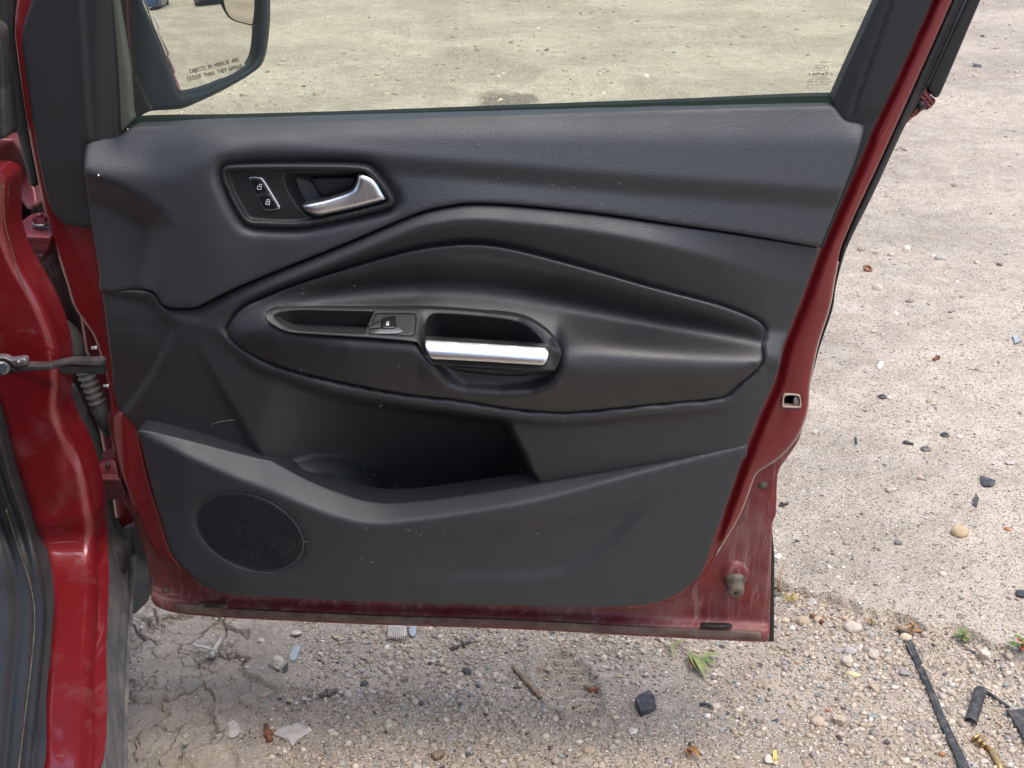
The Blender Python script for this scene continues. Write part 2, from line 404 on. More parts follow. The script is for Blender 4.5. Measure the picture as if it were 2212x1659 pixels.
def gh(X, Y):
    X = np.asarray(X, float); Y = np.asarray(Y, float); sh = X.shape; X = np.atleast_1d(X); Y = np.atleast_1d(Y)
    r = np.hypot(X, Y); slab, mud, d = zones(X, Y); near = sstep(9, 3.5, r)
    z = 0.020 * fbm(X * 1.3, Y * 1.3, 1, 3) + 0.007 * fbm(X * 6, Y * 6, 5, 3) * (1 - 0.6 * slab)
    z = z + near * (0.0042 * fbm(X * 38, Y * 38, 11, 3) * (1 - 0.35 * slab) + 0.0022 * np.abs(fbm(X * 150, Y * 150, 15, 2)))
    z = z + slab * 0.021 * sstep(5.5, 2.6, r)
    # loose spoil banked along the slab edge
    z = z + (1 - slab) * near * 0.006 * np.exp(-(d / 0.05) ** 2) * (0.5 + fbm(X * 20, Y * 20, 60, 2))
    # dried mud plates with curled rims
    wx = X + 0.030 * fbm(X * 22, Y * 22, 21, 4); wy = Y + 0.030 * fbm(X * 22, Y * 22, 27, 4)
    f1, f2, idn = worley(wx * 15, wy * 12, 31); e = f2 - f1
    z = z + mud * (0.016 * idn + 0.005 * sstep(0.0, 0.05, e) + 0.003 * np.exp(-((e - 0.08) / 0.07) ** 2) * idn)
    # wheel rut across the yard beyond the window, and the ridge thrown up beside it
    e_r = np.interp(X, RUTX, RUTY); dr = (Y - e_r) + 0.10 * fbm(X * 3, Y * 3, 71, 3)
    z = z + 0.030 * sstep(-0.10, 0.05, dr) * sstep(0.55, 0.1, dr) - 0.012 * np.exp(-((dr + 0.14) / 0.08) ** 2)
    z = z + sstep(3.2, 5, r) * (0.012 * fbm(X * 4, Y * 4, 81, 4) + 0.010 * np.abs(fbm(X * 14, Y * 14, 83, 3)))
    # boot print
    u = (X - FPX) * 0.94 + (Y - FPY) * 0.34; v = (Y - FPY) * 0.94 - (X - FPX) * 0.34
    fp = sstep(1.0, 0.8, np.hypot(u / 0.052, v / 0.105))
    z = z - fp * 0.011 + fp * 0.009 * sstep(0.0, 0.5, np.sin(v * 260 + np.abs(u) * 110))
    rim = np.exp(-((np.hypot(u / 0.052, v / 0.105) - 1.1) / 0.10) ** 2); z = z + rim * 0.006
    return z.reshape(sh) if sh else float(z[0])

def ground_mat():
    m, N, L, b = mk('dirt_and_concrete')
    tc = N.new('ShaderNodeTexCoord'); at = N.new('ShaderNodeAttribute'); at.attribute_name = 'zone'
    sp = N.new('ShaderNodeSeparateColor'); L.new(at.outputs['Color'], sp.inputs[0])
    def noise(s, d=5, rg=0.6):
        n = N.new('ShaderNodeTexNoise'); n.inputs['Scale'].default_value = s; n.inputs['Detail'].default_value = d; n.inputs['Roughness'].default_value = rg
        L.new(tc.outputs['Object'], n.inputs['Vector']); return n.outputs[0]
    def ramp(f, stops):
        r = N.new('ShaderNodeValToRGB'); el = r.color_ramp.elements
        while len(el) < len(stops): el.new(0.5)
        for e, (p, c) in zip(el, stops): e.position = p; e.color = (*c, 1) if len(c) == 3 else c
        L.new(f, r.inputs[0]); return r.outputs[0]
    def mix(f, A, B, mode='MIX'):
        x = N.new('ShaderNodeMix'); x.data_type = 'RGBA'; x.blend_type = mode
        for s_, v in ((0, f), (6, A), (7, B)):
            if hasattr(v, 'links'): L.new(v, x.inputs[s_])
            elif s_ == 0: x.inputs[0].default_value = v
            else: x.inputs[s_].default_value = (*v, 1)
        return x.outputs[2]
    g = lambda v: (v, v, v)
    dirt = ramp(noise(7, 5, 0.65), [(0.30, (0.33, 0.275, 0.212)), (0.50, (0.405, 0.345, 0.275)), (0.72, (0.47, 0.41, 0.335))])
    slab = ramp(noise(11, 5, 0.7), [(0.28, (0.32, 0.275, 0.215)), (0.52, (0.42, 0.367, 0.298)), (0.75, (0.51, 0.455, 0.38))])
    base = mix(sp.outputs[0], dirt, slab)
    mudc = ramp(noise(16, 4, 0.7), [(0.3, (0.325, 0.28, 0.225)), (0.7, (0.43, 0.38, 0.315))])
    base = mix(sp.outputs[1], base, mudc)
    # stains, in patches a metre across
    st = ramp(noise(1.1, 4), [(0.42, g(0.80)), (0.58, g(1.08))])
    base = mix(1.0, base, st, 'MULTIPLY')
    base = mix(sp.outputs[2], base, (0.13, 0.115, 0.09))
    # aggregate: fine grains of several greys set in the matrix
    def grains(scale, lo, hi, amount, dark=False):
        v = N.new('ShaderNodeTexVoronoi'); v.inputs['Scale'].default_value = scale; v.inputs['Randomness'].default_value = 1.0; L.new(tc.outputs['Object'], v.inputs['Vector'])
        hsv = N.new('ShaderNodeSeparateColor'); L.new(v.outputs['Color'], hsv.inputs[0])
        tone = ramp(hsv.outputs[0], [(0.0, (0.09, 0.085, 0.08)), (0.20, (0.22, 0.19, 0.15)), (0.45, (0.46, 0.395, 0.32)), (0.75, (0.62, 0.55, 0.465)), (0.97, (0.70, 0.66, 0.60))])
        body = ramp(v.outputs['Distance'], [(lo, g(1.0)), (hi, g(0.0))])
        pick = ramp(hsv.outputs[1], [(1 - amount - 0.02, g(0.0)), (1 - amount + 0.02, g(1.0))])
        f = N.new('ShaderNodeMath'); f.operation = 'MULTIPLY'; L.new(body, f.inputs[0]); L.new(pick, f.inputs[1])
        return f.outputs[0], tone
    inv = N.new('ShaderNodeMath'); inv.operation = 'MULTIPLY_ADD'; L.new(sp.outputs[1], inv.inputs[0]); inv.inputs[1].default_value = -0.75; inv.inputs[2].default_value = 1.0
    def thin(f_):
        t_ = N.new('ShaderNodeMath'); t_.operation = 'MULTIPLY'; L.new(f_, t_.inputs[0]); L.new(inv.outputs[0], t_.inputs[1]); return t_.outputs[0]
    f1, t1 = grains(230, 0.30, 0.48, 0.78); f1 = thin(f1); base = mix(f1, base, t1)
    f2, t2 = grains(95, 0.26, 0.36, 0.34); f2 = thin(f2); base = mix(f2, base, t2)
    f3, t3 = grains(34, 0.16, 0.24, 0.16); f3 = thin(f3); base = mix(f3, base, t3)
    L.new(base, b.inputs['Base Color']); b.inputs['Roughness'].default_value = 0.92; b.inputs['Specular IOR Level'].default_value = 0.2
    ad = N.new('ShaderNodeMath'); ad.operation = 'MULTIPLY_ADD'; L.new(f2, ad.inputs[0]); ad.inputs[1].default_value = 1.6; L.new(f1, ad.inputs[2])
    ad2 = N.new('ShaderNodeMath'); ad2.operation = 'MULTIPLY_ADD'; L.new(f3, ad2.inputs[0]); ad2.inputs[1].default_value = 3.0; L.new(ad.outputs[0], ad2.inputs[2])
    bp = N.new('ShaderNodeBump'); bp.inputs['Strength'].default_value = 0.9; bp.inputs['Distance'].default_value = 0.0028
    L.new(ad2.outputs[0], bp.inputs['Height'])
    bp2 = N.new('ShaderNodeBump'); bp2.inputs['Strength'].default_value = 0.6; bp2.inputs['Distance'].default_value = 0.02
    L.new(noise(24, 6, 0.7), bp2.inputs['Height']); L.new(bp.outputs[0], bp2.inputs['Normal']); L.new(bp2.outputs[0], b.inputs['Normal'])
    return m
M['ground'] = ground_mat()
ang = np.concatenate([np.linspace(-math.pi, rad(-34), 50)[:-1], np.linspace(rad(-34), rad(34), 600), np.linspace(rad(34), math.pi, 50)[1:]])
rr = np.concatenate([np.linspace(0.05, 1.35, 16)[:-1], np.geomspace(1.35, 3.0, 470)[:-1], np.geomspace(3.0, 14, 250), np.geomspace(14, 800, 40)[1:]])
A_, R_ = np.meshgrid(ang, rr); GX, GY = np.sin(A_) * R_, np.cos(A_) * R_
GZ = gh(GX, GY); GZ = GZ - 0.03 * sstep(0.6, 1.0, mud_patch(GX, GY))
nr, nc = GX.shape; ii, jj = np.meshgrid(np.arange(nr - 1), np.arange(nc - 1), indexing='ij'); a_ = (ii * nc + jj).ravel()
me = fast_mesh('ground', np.stack([GX, GY, GZ], -1).reshape(-1, 3), np.stack([a_, a_ + 1, a_ + nc + 1, a_ + nc], 1)[:, ::-1], M['ground'])
sl, mu, _ = zones(GX.ravel(), GY.ravel())
ca = me.color_attributes.new('zone', 'FLOAT_COLOR', 'POINT'); zc = np.zeros((nr * nc, 4), np.float32); zc[:, 0] = sl; zc[:, 1] = mu; zc[:, 3] = 1
fx, fy = GX.ravel(), GY.ravel(); zc[:, 2] = sstep(1.15, 0.7, np.hypot((fx - OILX) / 0.17, (fy - OILY) / 0.22) + 0.5 * fbm(fx * 9, fy * 9, 88, 3))
ca.data.foreach_set('color', zc.ravel())
gob = bpy.data.objects.new('ground', me); gob['kind'] = 'structure'; link(gob)

# ---- the dried mud beside the sill: plates with scalloped, lifted rims and open cracks
px_ = np.arange(PX0, PX1, 0.0014); py_ = np.arange(PY0, PY1, 0.0015); MX, MY = np.meshgrid(px_, py_)
hf_x = 0.0075 * fbm(MX * 70, MY * 70, 121, 3); hf_y = 0.0075 * fbm(MX * 70, MY * 70, 127, 3)
wx = MX + 0.034 * fbm(MX * 18, MY * 18, 21, 3) + hf_x; wy = MY + 0.034 * fbm(MX * 18, MY * 18, 27, 3) + hf_y
f1, f2, idn = worley(wx * 13, wy * 11, 31); e = f2 - f1
g1, g2, id2 = worley(wx * 31 + 4, wy * 29, 37); e2 = g2 - g1
_, mud, _ = zones(MX, MY); mud = np.clip(mud * 1.15, 0, 1)
MZ = 0.020 * fbm(MX * 1.3, MY * 1.3, 1, 3) + 0.007 * fbm(MX * 6, MY * 6, 5, 3) + 0.003 * fbm(MX * 38, MY * 38, 11, 3) + 0.0012 * fbm(MX * 190, MY * 190, 15, 3)
tx, ty = np.cos(idn * 40), np.sin(idn * 40)
MZ = MZ + mud * (0.012 * idn + 0.005 * np.clip(f1, 0, 0.6) * 1.6 - 0.011 * sstep(0.075, 0.022, e) + 0.0035 * id2 * sstep(0.01, 0.05, e2) - 0.0045 * sstep(0.06, 0.015, e2) * sstep(0.35, 0.6, id2))
edge = mud_patch(MX, MY); MZ = MZ - 0.030 * (1 - sstep(0.0, 0.45, edge)) + 0.0008
nr2, nc2 = MX.shape; i2, j2 = np.meshgrid(np.arange(nr2 - 1), np.arange(nc2 - 1), indexing='ij'); a2 = (i2 * nc2 + j2).ravel()
me = fast_mesh('dried_mud', np.stack([MX, MY, MZ], -1).reshape(-1, 3), np.stack([a2, a2 + 1, a2 + nc2 + 1, a2 + nc2], 1), M['ground'])
ca = me.color_attributes.new('zone', 'FLOAT_COLOR', 'POINT'); zc = np.zeros((nr2 * nc2, 4), np.float32); zc[:, 1] = mud.ravel(); zc[:, 3] = 1
ca.data.foreach_set('color', zc.ravel()); mo = bpy.data.objects.new('dried_mud', me); mo['kind'] = 'structure'; link(mo)

# ------------------------------------------------------------------ gravel strewn over it
def ico(sub):
    bm = bmesh.new(); bmesh.ops.create_icosphere(bm, subdivisions=sub, radius=1.0); bm.verts.index_update()
    V = np.array([v.co[:] for v in bm.verts]); Fc = np.array([[v.index for v in f.verts] for f in bm.faces]); bm.free(); return V, Fc
ICO1, ICO2, ICO3 = ico(1), ico(2), ico(3)
def stone_mat(name, attr=True, col=None, rough=0.85, noise_s=60):
    m, N, L, b = mk(name); tc = N.new('ShaderNodeTexCoord')
    n = N.new('ShaderNodeTexNoise'); n.inputs['Scale'].default_value = noise_s; n.inputs['Detail'].default_value = 6; n.inputs['Roughness'].default_value = 0.7
    L.new(tc.outputs['Object'], n.inputs['Vector'])
    r = N.new('ShaderNodeValToRGB'); r.color_ramp.elements[0].position = 0.3; r.color_ramp.elements[1].position = 0.7
    r.color_ramp.elements[0].color = (0.72, 0.70, 0.68, 1); r.color_ramp.elements[1].color = (1.12, 1.12, 1.12, 1); L.new(n.outputs[0], r.inputs[0])
    x = N.new('ShaderNodeMix'); x.data_type = 'RGBA'; x.blend_type = 'MULTIPLY'; x.inputs[0].default_value = 1.0; L.new(r.outputs[0], x.inputs[7])
    if attr:
        a = N.new('ShaderNodeAttribute'); a.attribute_name = 'tone'; L.new(a.outputs['Color'], x.inputs[6])
    else: x.inputs[6].default_value = (*col, 1)
    L.new(x.outputs[2], b.inputs['Base Color']); b.inputs['Roughness'].default_value = rough; b.inputs['Specular IOR Level'].default_value = 0.25
    bp = N.new('ShaderNodeBump'); bp.inputs['Strength'].default_value = 0.5; bp.inputs['Distance'].default_value = 0.002; L.new(n.outputs[0], bp.inputs['Height']); L.new(bp.outputs[0], b.inputs['Normal'])
    return m
PAL = np.array([(0.47, 0.40, 0.32), (0.55, 0.48, 0.39), (0.40, 0.34, 0.265), (0.60, 0.54, 0.46), (0.40, 0.38, 0.36), (0.30, 0.27, 0.24), (0.68, 0.64, 0.58), (0.09, 0.09, 0.095), (0.26, 0.31, 0.295), (0.45, 0.22, 0.12)])
PRB = np.array([0.30, 0.19, 0.22, 0.06, 0.10, 0.10, 0.012, 0.022, 0.014, 0.004])
def scatter(name, X, Y, R, sub, sink=0.35):
    V0, F0 = sub; k = len(V0); n = len(X)
    q = RNG.normal(size=(n, 4)); q /= np.linalg.norm(q, axis=1)[:, None]; w, x, y, z = q.T
    Rm = np.stack([1 - 2 * (y * y + z * z), 2 * (x * y - z * w), 2 * (x * z + y * w), 2 * (x * y + z * w), 1 - 2 * (x * x + z * z), 2 * (y * z - x * w), 2 * (x * z - y * w), 2 * (y * z + x * w), 1 - 2 * (x * x + y * y)], 1).reshape(n, 3, 3)
    S = RNG.uniform(0.6, 1.25, (n, 1, 3)); jit = 1 + RNG.uniform(-0.3, 0.3, (n, k, 1))
    P = np.einsum('nij,nkj->nki', Rm, V0[None] * S * jit) * R[:, None, None]
    yaw = RNG.uniform(0, 6.28, n); P[:, :, 2] *= RNG.uniform(0.5, 0.9, n)[:, None]
    gz = gh(X, Y); P[:, :, 0] += X[:, None]; P[:, :, 1] += Y[:, None]; P[:, :, 2] += (gz + R * (0.5 - sink))[:, None]
    Fc = (F0[None] + (np.arange(n) * k)[:, None, None]).reshape(-1, 3)
    me = fast_mesh(name, P.reshape(-1, 3), Fc, M['gravel'])
    c = PAL[RNG.choice(len(PAL), n, p=PRB / PRB.sum())] * RNG.uniform(0.8, 1.12, (n, 1))
    col = np.ones((n, k, 4), np.float32); col[:, :, :3] = c[:, None]
    at = me.color_attributes.new('tone', 'FLOAT_COLOR', 'POINT'); at.data.foreach_set('color', col.ravel())
    o = bpy.data.objects.new(name, me); o['kind'] = 'stuff'; return link(o)
M['gravel'] = stone_mat('gravel_stone')
def cloud(n, x0, x1, y0, y1, dens):
    X = RNG.uniform(x0, x1, n * 2); Y = RNG.uniform(y0, y1, n * 2); p = dens(X, Y)
    k = RNG.random(n * 2) < p; return X[k], Y[k]
def near_d(X, Y):
    s, m_, d = zones(X, Y)
    return np.clip((0.55 + 1.3 * fbm(X * 5, Y * 5, 77, 3)) * (1 - 0.95 * s) * (1 - 0.8 * m_) + 0.5 * np.exp(-((d + 0.06) / 0.07) ** 2) * (1 - s), 0.03, 1) * sstep(0.9, 1.25, np.hypot(((X - FPX) * 0.94 + (Y - FPY) * 0.34) / 0.052, ((Y - FPY) * 0.94 - (X - FPX) * 0.34) / 0.105))
X_, Y_ = cloud(30000, -0.85, 1.95, 1.45, 3.6, near_d)
R0 = 0.0017 * (1 - RNG.random(len(X_))) ** -0.42; R0 = np.minimum(R0, 0.009)
X2, Y2 = cloud(42000, -0.70, 1.35, 1.55, 2.45, lambda X, Y: near_d(X, Y) * (1 - zones(X, Y)[1]))
R2 = np.minimum(0.0015 * (1 - RNG.random(len(X2))) ** -0.40, 0.0065); X_ = np.concatenate([X_, X2]); Y_ = np.concatenate([Y_, Y2]); R0 = np.concatenate([R0, R2])
scatter('gravel', X_, Y_, R0, ICO1)['label'] = 'fine mixed gravel lying in the dirt'
X_, Y_ = cloud(8000, -3.2, 4.6, 3.4, 12.5, lambda X, Y: np.clip(0.35 + 1.4 * fbm(X * 1.5, Y * 1.5, 78, 3), 0.03, 1) * np.clip(1.5 - Y / 10, 0.2, 1))
R0 = np.minimum(0.0045 * (1 - RNG.random(len(X_))) ** -0.45, 0.020)
scatter('far_gravel', X_, Y_, R0, ICO1, 0.45)['label'] = 'scattered small stones on the yard beyond the door'

# ------------------------------------------------------------------ the open door
BO = Vector((-0.55, 1.4, 0))
car = empty('car', 'red car with its front door standing wide open showing the black inner trim', 'car', BO)
door = bpy.data.objects.new('door', bpy.data.meshes.new('door')); door.location = Vector((0, D0, 0)) - BO; door.rotation_euler = (0, 0, -PSI); link(door, car)
def inset(L, d):
    L = np.asarray(L, float); ar = np.sum(L[:, 0] * np.roll(L[:, 1], -1) - np.roll(L[:, 0], -1) * L[:, 1])
    T = np.roll(L, -1, 0) - np.roll(L, 1, 0); T /= (np.linalg.norm(T, axis=1)[:, None] + 1e-9)
    Nn = np.stack([-T[:, 1], T[:, 0]], 1) * (1 if ar > 0 else -1); return L + Nn * d
def q(pts, ox=0.0, oy=0.0, k=0.5):
    return [(p[0] * k + ox, p[1] * k + oy, *p[2:]) for p in pts]
def c7(pts): return q(pts, 438.9, 603.5, 0.248)
def c8(pts): return q(pts, 822.9, 603.5, 0.248)
def side(x, y, a, b):
    """signed distance to the line a-b, positive to its right when walking down the picture"""
    vx, vy = b[0] - a[0], b[1] - a[1]; L = math.hypot(vx, vy); return ((x - a[0]) * vy - (y - a[1]) * vx) / L

SEAM = [(222, 631), (300, 626), (327, 629), (340, 640), (350, 657), (370, 666), (420, 665), (440, 657), (500, 627), (600, 585), (750, 525), (900, 462), (975, 444.5), (1025, 440), (1106, 443), (1281, 460), (1456, 485), (1606, 507), (1768, 533)]
BZ = q([(957, 730), (985, 712), (1300, 708), (1540, 712), (1600, 727), (1660, 790), (1702, 858), (1700, 885), (1660, 905), (1500, 945), (1330, 980), (1260, 985), (1085, 978), (1040, 948), (985, 850), (955, 770)])
# ---- upper trim
u_prof = profile([
    ([(180, 296), (240, 296), (280, 272), (1106, 244), (1800, 224), (1870, 262)], 0.0),
    ([(180, 330), (300, 330), (480, 284), (1106, 290), (1500, 300), (1870, 300)], 0.021),
    ([(180, 360), (350, 372), (490, 316), (600, 312), (700, 328), (850, 346), (1000, 358), (1106, 366), (1250, 378), (1400, 390), (1600, 404), (1870, 424)], 0.037),
    ([(180, 376), (350, 390), (490, 334), (600, 330), (700, 346), (850, 364), (1000, 376), (1106, 386), (1250, 398), (1400, 410), (1600, 424), (1870, 444)], [(180, 0.040), (480, 0.040), (620, 0.036), (800, 0.029), (1900, 0.028)]),
    (SEAM, [(180, 0.046), (600, 0.044), (1000, 0.042), (1900, 0.036)])], 15)
WING = [(100, 366), (190, 371), (250, 392), (320, 428), (356, 452), (374, 486), (368, 540), (352, 610), (338, 690), (100, 690)]
bzl = smooth(BZ, 8)
def u_h(x, y):
    n = u_prof(x, y) - 0.030 * sstep(-6, 66, sdf(x, y, WING))
    n = n + 0.016 * sstep(110, 0, np.hypot((x - 440) * 0.8, (y - 470) * 0.35)) * 0.5
    d = -sdf(x, y, bzl); return n - 0.010 * np.exp(-(np.maximum(d, 0) / 13) ** 2)
UPPER = [(182, 360), (185, 320), (190, 305), (201, 298), (240, 299), (260, 294), (280, 278), (300, 272), (1106, 246), (1785, 227), (1803, 233), (1821, 255), (1833, 262), (1859, 266), (1867, 274), (1856, 320), (1826, 400), (1772, 531), (1766, 533.5)] + [(p[0], p[1] - 1) for p in SEAM[::-1][1:]] + [(215, 590), (192, 450)]
upper = panel('upper_trim', UPPER, u_h, M['soft'], door, 8, 6, 0.005, 0.03, holes=[inset(bzl, 3)])
sc_v, sc_f = tube([DP(213, 379, u_h(np.array([213.]), np.array([379.]))[0] - 0.002), DP(213, 379, u_h(np.array([213.]), np.array([379.]))[0] + 0.003)], 0.0016, 8)
mesh_obj('trim_screw', sc_v, sc_f, M['chrome'], upper)

# ---- armrest
ARM = [(492, 720), (495, 704), (506, 684), (530, 662), (565, 645), (625, 620), (750, 580), (875, 545), (950, 532), (1025, 528), (1106, 538), (1256, 577), (1406, 620), (1556, 660), (1636, 692), (1653, 711), (1653, 730), (1647, 750), (1648, 775), (1636, 796), (1598, 830), (1576, 851), (1551, 861), (1406, 874), (1256, 888), (1206, 890), (1106, 882), (987, 863), (860, 848), (712, 819), (612, 793), (550, 767), (510, 742)]
ATOP = [(488, 716), (506, 684), (530, 662), (565, 645), (625, 620), (750, 580), (875, 545), (950, 532), (1025, 528), (1106, 538), (1256, 577), (1406, 620), (1556, 660), (1636, 692), (1656, 714)]
ABOT = [(488, 722), (510, 742), (550, 767), (612, 793), (712, 819), (860, 848), (987, 863), (1106, 882), (1206, 890), (1256, 888), (1406, 874), (1551, 861), (1576, 851), (1598, 830), (1636, 796), (1656, 770)]
off = lambda L, d: [(p[0], p[1] + d) for p in L]
a_prof = profile([
    (ATOP, [(488, 0.050), (560, 0.040), (800, 0.034), (1656, 0.034)]),
    (off(ATOP, 15), [(488, 0.052), (560, 0.042), (800, 0.039), (1656, 0.039)]),
    ([(488, 719), (560, 668), (620, 648), (750, 634), (950, 624), (1100, 636), (1250, 664), (1400, 692), (1656, 736)], [(488, 0.052), (560, 0.044), (700, 0.022), (900, 0.004), (1400, 0.006), (1656, 0.030)]),
    ([(488, 720), (560, 676), (620, 658), (750, 648), (950, 644), (1100, 658), (1250, 688), (1400, 716), (1656, 752)], [(488, 0.053), (560, 0.048), (700, 0.032), (900, 0.018), (1400, 0.022), (1656, 0.038)]),
    ([(488, 721), (560, 702), (620, 720), (750, 736), (895, 746), (925, 772), (1000, 792), (1190, 796), (1225, 762), (1300, 754), (1656, 770)], [(488, 0.054), (600, 0.076), (750, 0.086), (1000, 0.090), (1250, 0.081), (1500, 0.073), (1656, 0.059)]),
    ([(488, 722), (560, 722), (620, 742), (750, 758), (895, 770), (925, 798), (1000, 818), (1190, 824), (1225, 808), (1300, 806), (1656, 806)], [(488, 0.054), (600, 0.078), (750, 0.090), (1000, 0.094), (1250, 0.092), (1500, 0.083), (1656, 0.066)]),
    (ABOT, [(488, 0.052), (600, 0.066), (800, 0.074), (1300, 0.072), (1656, 0.050)])], 18)
SCOOP = [(930, 770), (1212, 790), (1190, 832), (1150, 848), (1080, 852), (1000, 848), (966, 834), (944, 806)]
def a_h(x, y): return a_prof(x, y) - 0.024 * sstep(-8, 30, sdf(x, y, SCOOP))
SWB = c7([(535, 338), (558, 290), (640, 258), (760, 240), (900, 238), (1500, 246)]) + c8([(300, 250), (600, 262), (900, 285), (1200, 325), (1350, 388), (1480, 490), (1558, 615), (1562, 690), (1515, 795, 1), (1300, 795), (700, 760), (428, 742, 1), (370, 650), (325, 560), (290, 546)]) + c7([(1500, 515), (1000, 482), (740, 460), (620, 408)])
swl = smooth(SWB, 6)
arm = panel('armrest', ARM, a_h, M['arm'], door, 7, 5, 0.006, 0.03, holes=[inset(swl, 5)])
b_prof = profile([
    ([(570, 684), (620, 664), (850, 663), (1046, 673), (1120, 683), (1160, 700), (1190, 725), (1212, 757)], [(570, 0.074), (620, 0.046), (850, 0.040), (1046, 0.038), (1120, 0.044), (1160, 0.058), (1190, 0.070), (1212, 0.092)]),
    ([(570, 690), (622, 718), (895, 738), (930, 787), (1198, 800), (1212, 776)], [(570, 0.076), (622, 0.088), (895, 0.093), (930, 0.099), (1212, 0.099)])], 3)
TRAY = c7([(620, 318), (680, 288), (800, 272), (1100, 275), (1485, 283, 1), (1400, 466, 1), (1200, 460), (850, 440), (740, 410), (660, 365)])
GRIP = c8([(380, 500), (400, 360), (440, 312), (510, 302), (800, 320), (1100, 355), (1250, 400), (1350, 480), (1430, 580, 1), (1000, 572), (382, 524, 1)])
SWP = c7([(1500, 296, 1), (1825, 298), (1852, 325), (1840, 465), (1808, 488), (1440, 470, 1)])
bez = panel('switch_bezel', SWB, b_prof, M['bezel'], door, 7, 3, 0.002, 0.012, holes=[TRAY, GRIP, SWP])
def cup(name, outline, h, mat_, parent, depth, dz=0.0, taper=0.9, dx=0.0, place=DP):
    L = smooth(outline, 5); hf = h if callable(h) else (lambda x, y: np.full(x.shape, float(h)))
    P0 = place(L[:, 0], L[:, 1], hf(L[:, 0], L[:, 1]) - 0.0015); c = P0.mean(0); rings = []
    for t in (0, 0.35, 0.75, 0.93, 1.0):
        e = (0, 0.35, 0.75, 0.95, 1.0)[(0, 0.35, 0.75, 0.93, 1.0).index(t)]
        tp = 1 - (1 - taper) * (t if t < 0.9 else t * 1.25)
        p = c + (P0 - c) * tp; p = p + np.array((dx, depth, -dz)) * e; rings.append(p)
    k = len(L); V = np.concatenate(rings + [rings[-1].mean(0)[None]]); Fc = []
    for i in range(len(rings) - 1):
        Fc += [(i * k + j, i * k + (j + 1) % k, (i + 1) * k + (j + 1) % k, (i + 1) * k + j) for j in range(k)]
    b = (len(rings) - 1) * k; Fc += [(b + j, b + (j + 1) % k, len(V) - 1) for j in range(k)]
    return mesh_obj(name, V, Fc, mat_, parent)
tray = cup('storage_tray', TRAY, b_prof, M['black'], bez, 0.018, 0.038, 0.86)
cup('grip_recess', GRIP, b_prof, M['bezel'], bez, 0.030, 0.050, 0.9)
sw = panel('switch_plate', SWP, lambda x, y: b_prof(x, y) - 0.0012, M['bezel'], bez, 6, 2.5, 0.0012, 0.008)
ws = panel('window_switch', c7([(1556, 352), (1600, 336), (1668, 330), (1676, 398), (1676, 425), (1560, 428)]), lambda x, y: b_prof(x, y) + 0.004, M['gloss'], sw, 4, 3.5, 0.003, 0.008)
panel('switch_rocker_scoop', c7([(1480, 470), (1540, 436), (1620, 420), (1700, 430), (1742, 455), (1690, 472), (1590, 476)]), lambda x, y: b_prof(x, y) + 0.0015, M['lens'], sw, 4, 4, 0.002, 0.004)
panel('switch_guard', c7([(1436, 408), (1500, 372), (1552, 360), (1552, 420), (1500, 428), (1440, 436)]), lambda x, y: b_prof(x, y) + 0.0015, M['black'], sw, 4, 4, 0.003, 0.006)
BAR = c8([(378, 520, 1), (900, 553), (1450, 590, 1), (1461, 640), (1446, 705), (1412, 745), (1360, 746), (900, 718), (500, 697), (452, 694), (415, 665), (388, 592)])
btop = c8([(370, 519), (900, 553), (1470, 592)])
bar = panel('pull_handle', BAR, profile([(btop, 0.0905), (off(btop, 8), 0.0975), (off(btop, 18), 0.1035), (off(btop, 27), 0.1070), (off(btop, 36), 0.1080), (off(btop, 48), 0.1050)], 5), M['alu'], door, 5, 2.5, 0.0015, 0.012)
cup('handle_opening', c8([(560, 755), (700, 768), (1000, 785), (1300, 797), (1270, 835), (1190, 845), (900, 830), (640, 790)]), lambda x, y: a_h(x, y) + 0.004, M['lens'], arm, 0.012, 0.004, 0.92)
# window-switch symbol: a little car window
def icon(name, paths, cx, cy, k, hf, mat_, parent, w=1.6, rot=0.0, fl=1.0):
    V = []; Fc = []; c, s = math.cos(rot), math.sin(rot)
    for pth in paths:
        for (ax, ay), (bx, by) in zip(pth[:-1], pth[1:]):
            L = math.hypot(bx - ax, by - ay); ux, uy = (bx - ax) / L, (by - ay) / L; b = len(V)
            for (px, py) in ((ax - uy * w / 2 - ux * w / 2, ay + ux * w / 2 - uy * w / 2), (ax + uy * w / 2 - ux * w / 2, ay - ux * w / 2 - uy * w / 2), (bx + uy * w / 2 + ux * w / 2, by - ux * w / 2 + uy * w / 2), (bx - uy * w / 2 + ux * w / 2, by + ux * w / 2 + uy * w / 2)):
                X = cx + k * (px * c - py * s) * fl; Y = cy + k * (px * s + py * c)
                V.append(DP(X, Y, hf(np.array([X]), np.array([Y]))[0]))
            Fc.append((b, b + 1, b + 2, b + 3))
    return mesh_obj(name, V, Fc, mat_, parent, False)
WI = [[(-4, 6), (-4, 0), (0, -6), (4, -6), (4, 6), (-4, 6)], [(-1, 1), (4, 1)], [(-4, 3.6), (4, 3.6)]]
ix, iy = c7([(1606, 384)])[0][:2]
icon('window_symbol', WI, ix, iy, 0.62, lambda x, y: b_prof(x, y) + 0.0046, M['white_ink'], ws, 1.5)

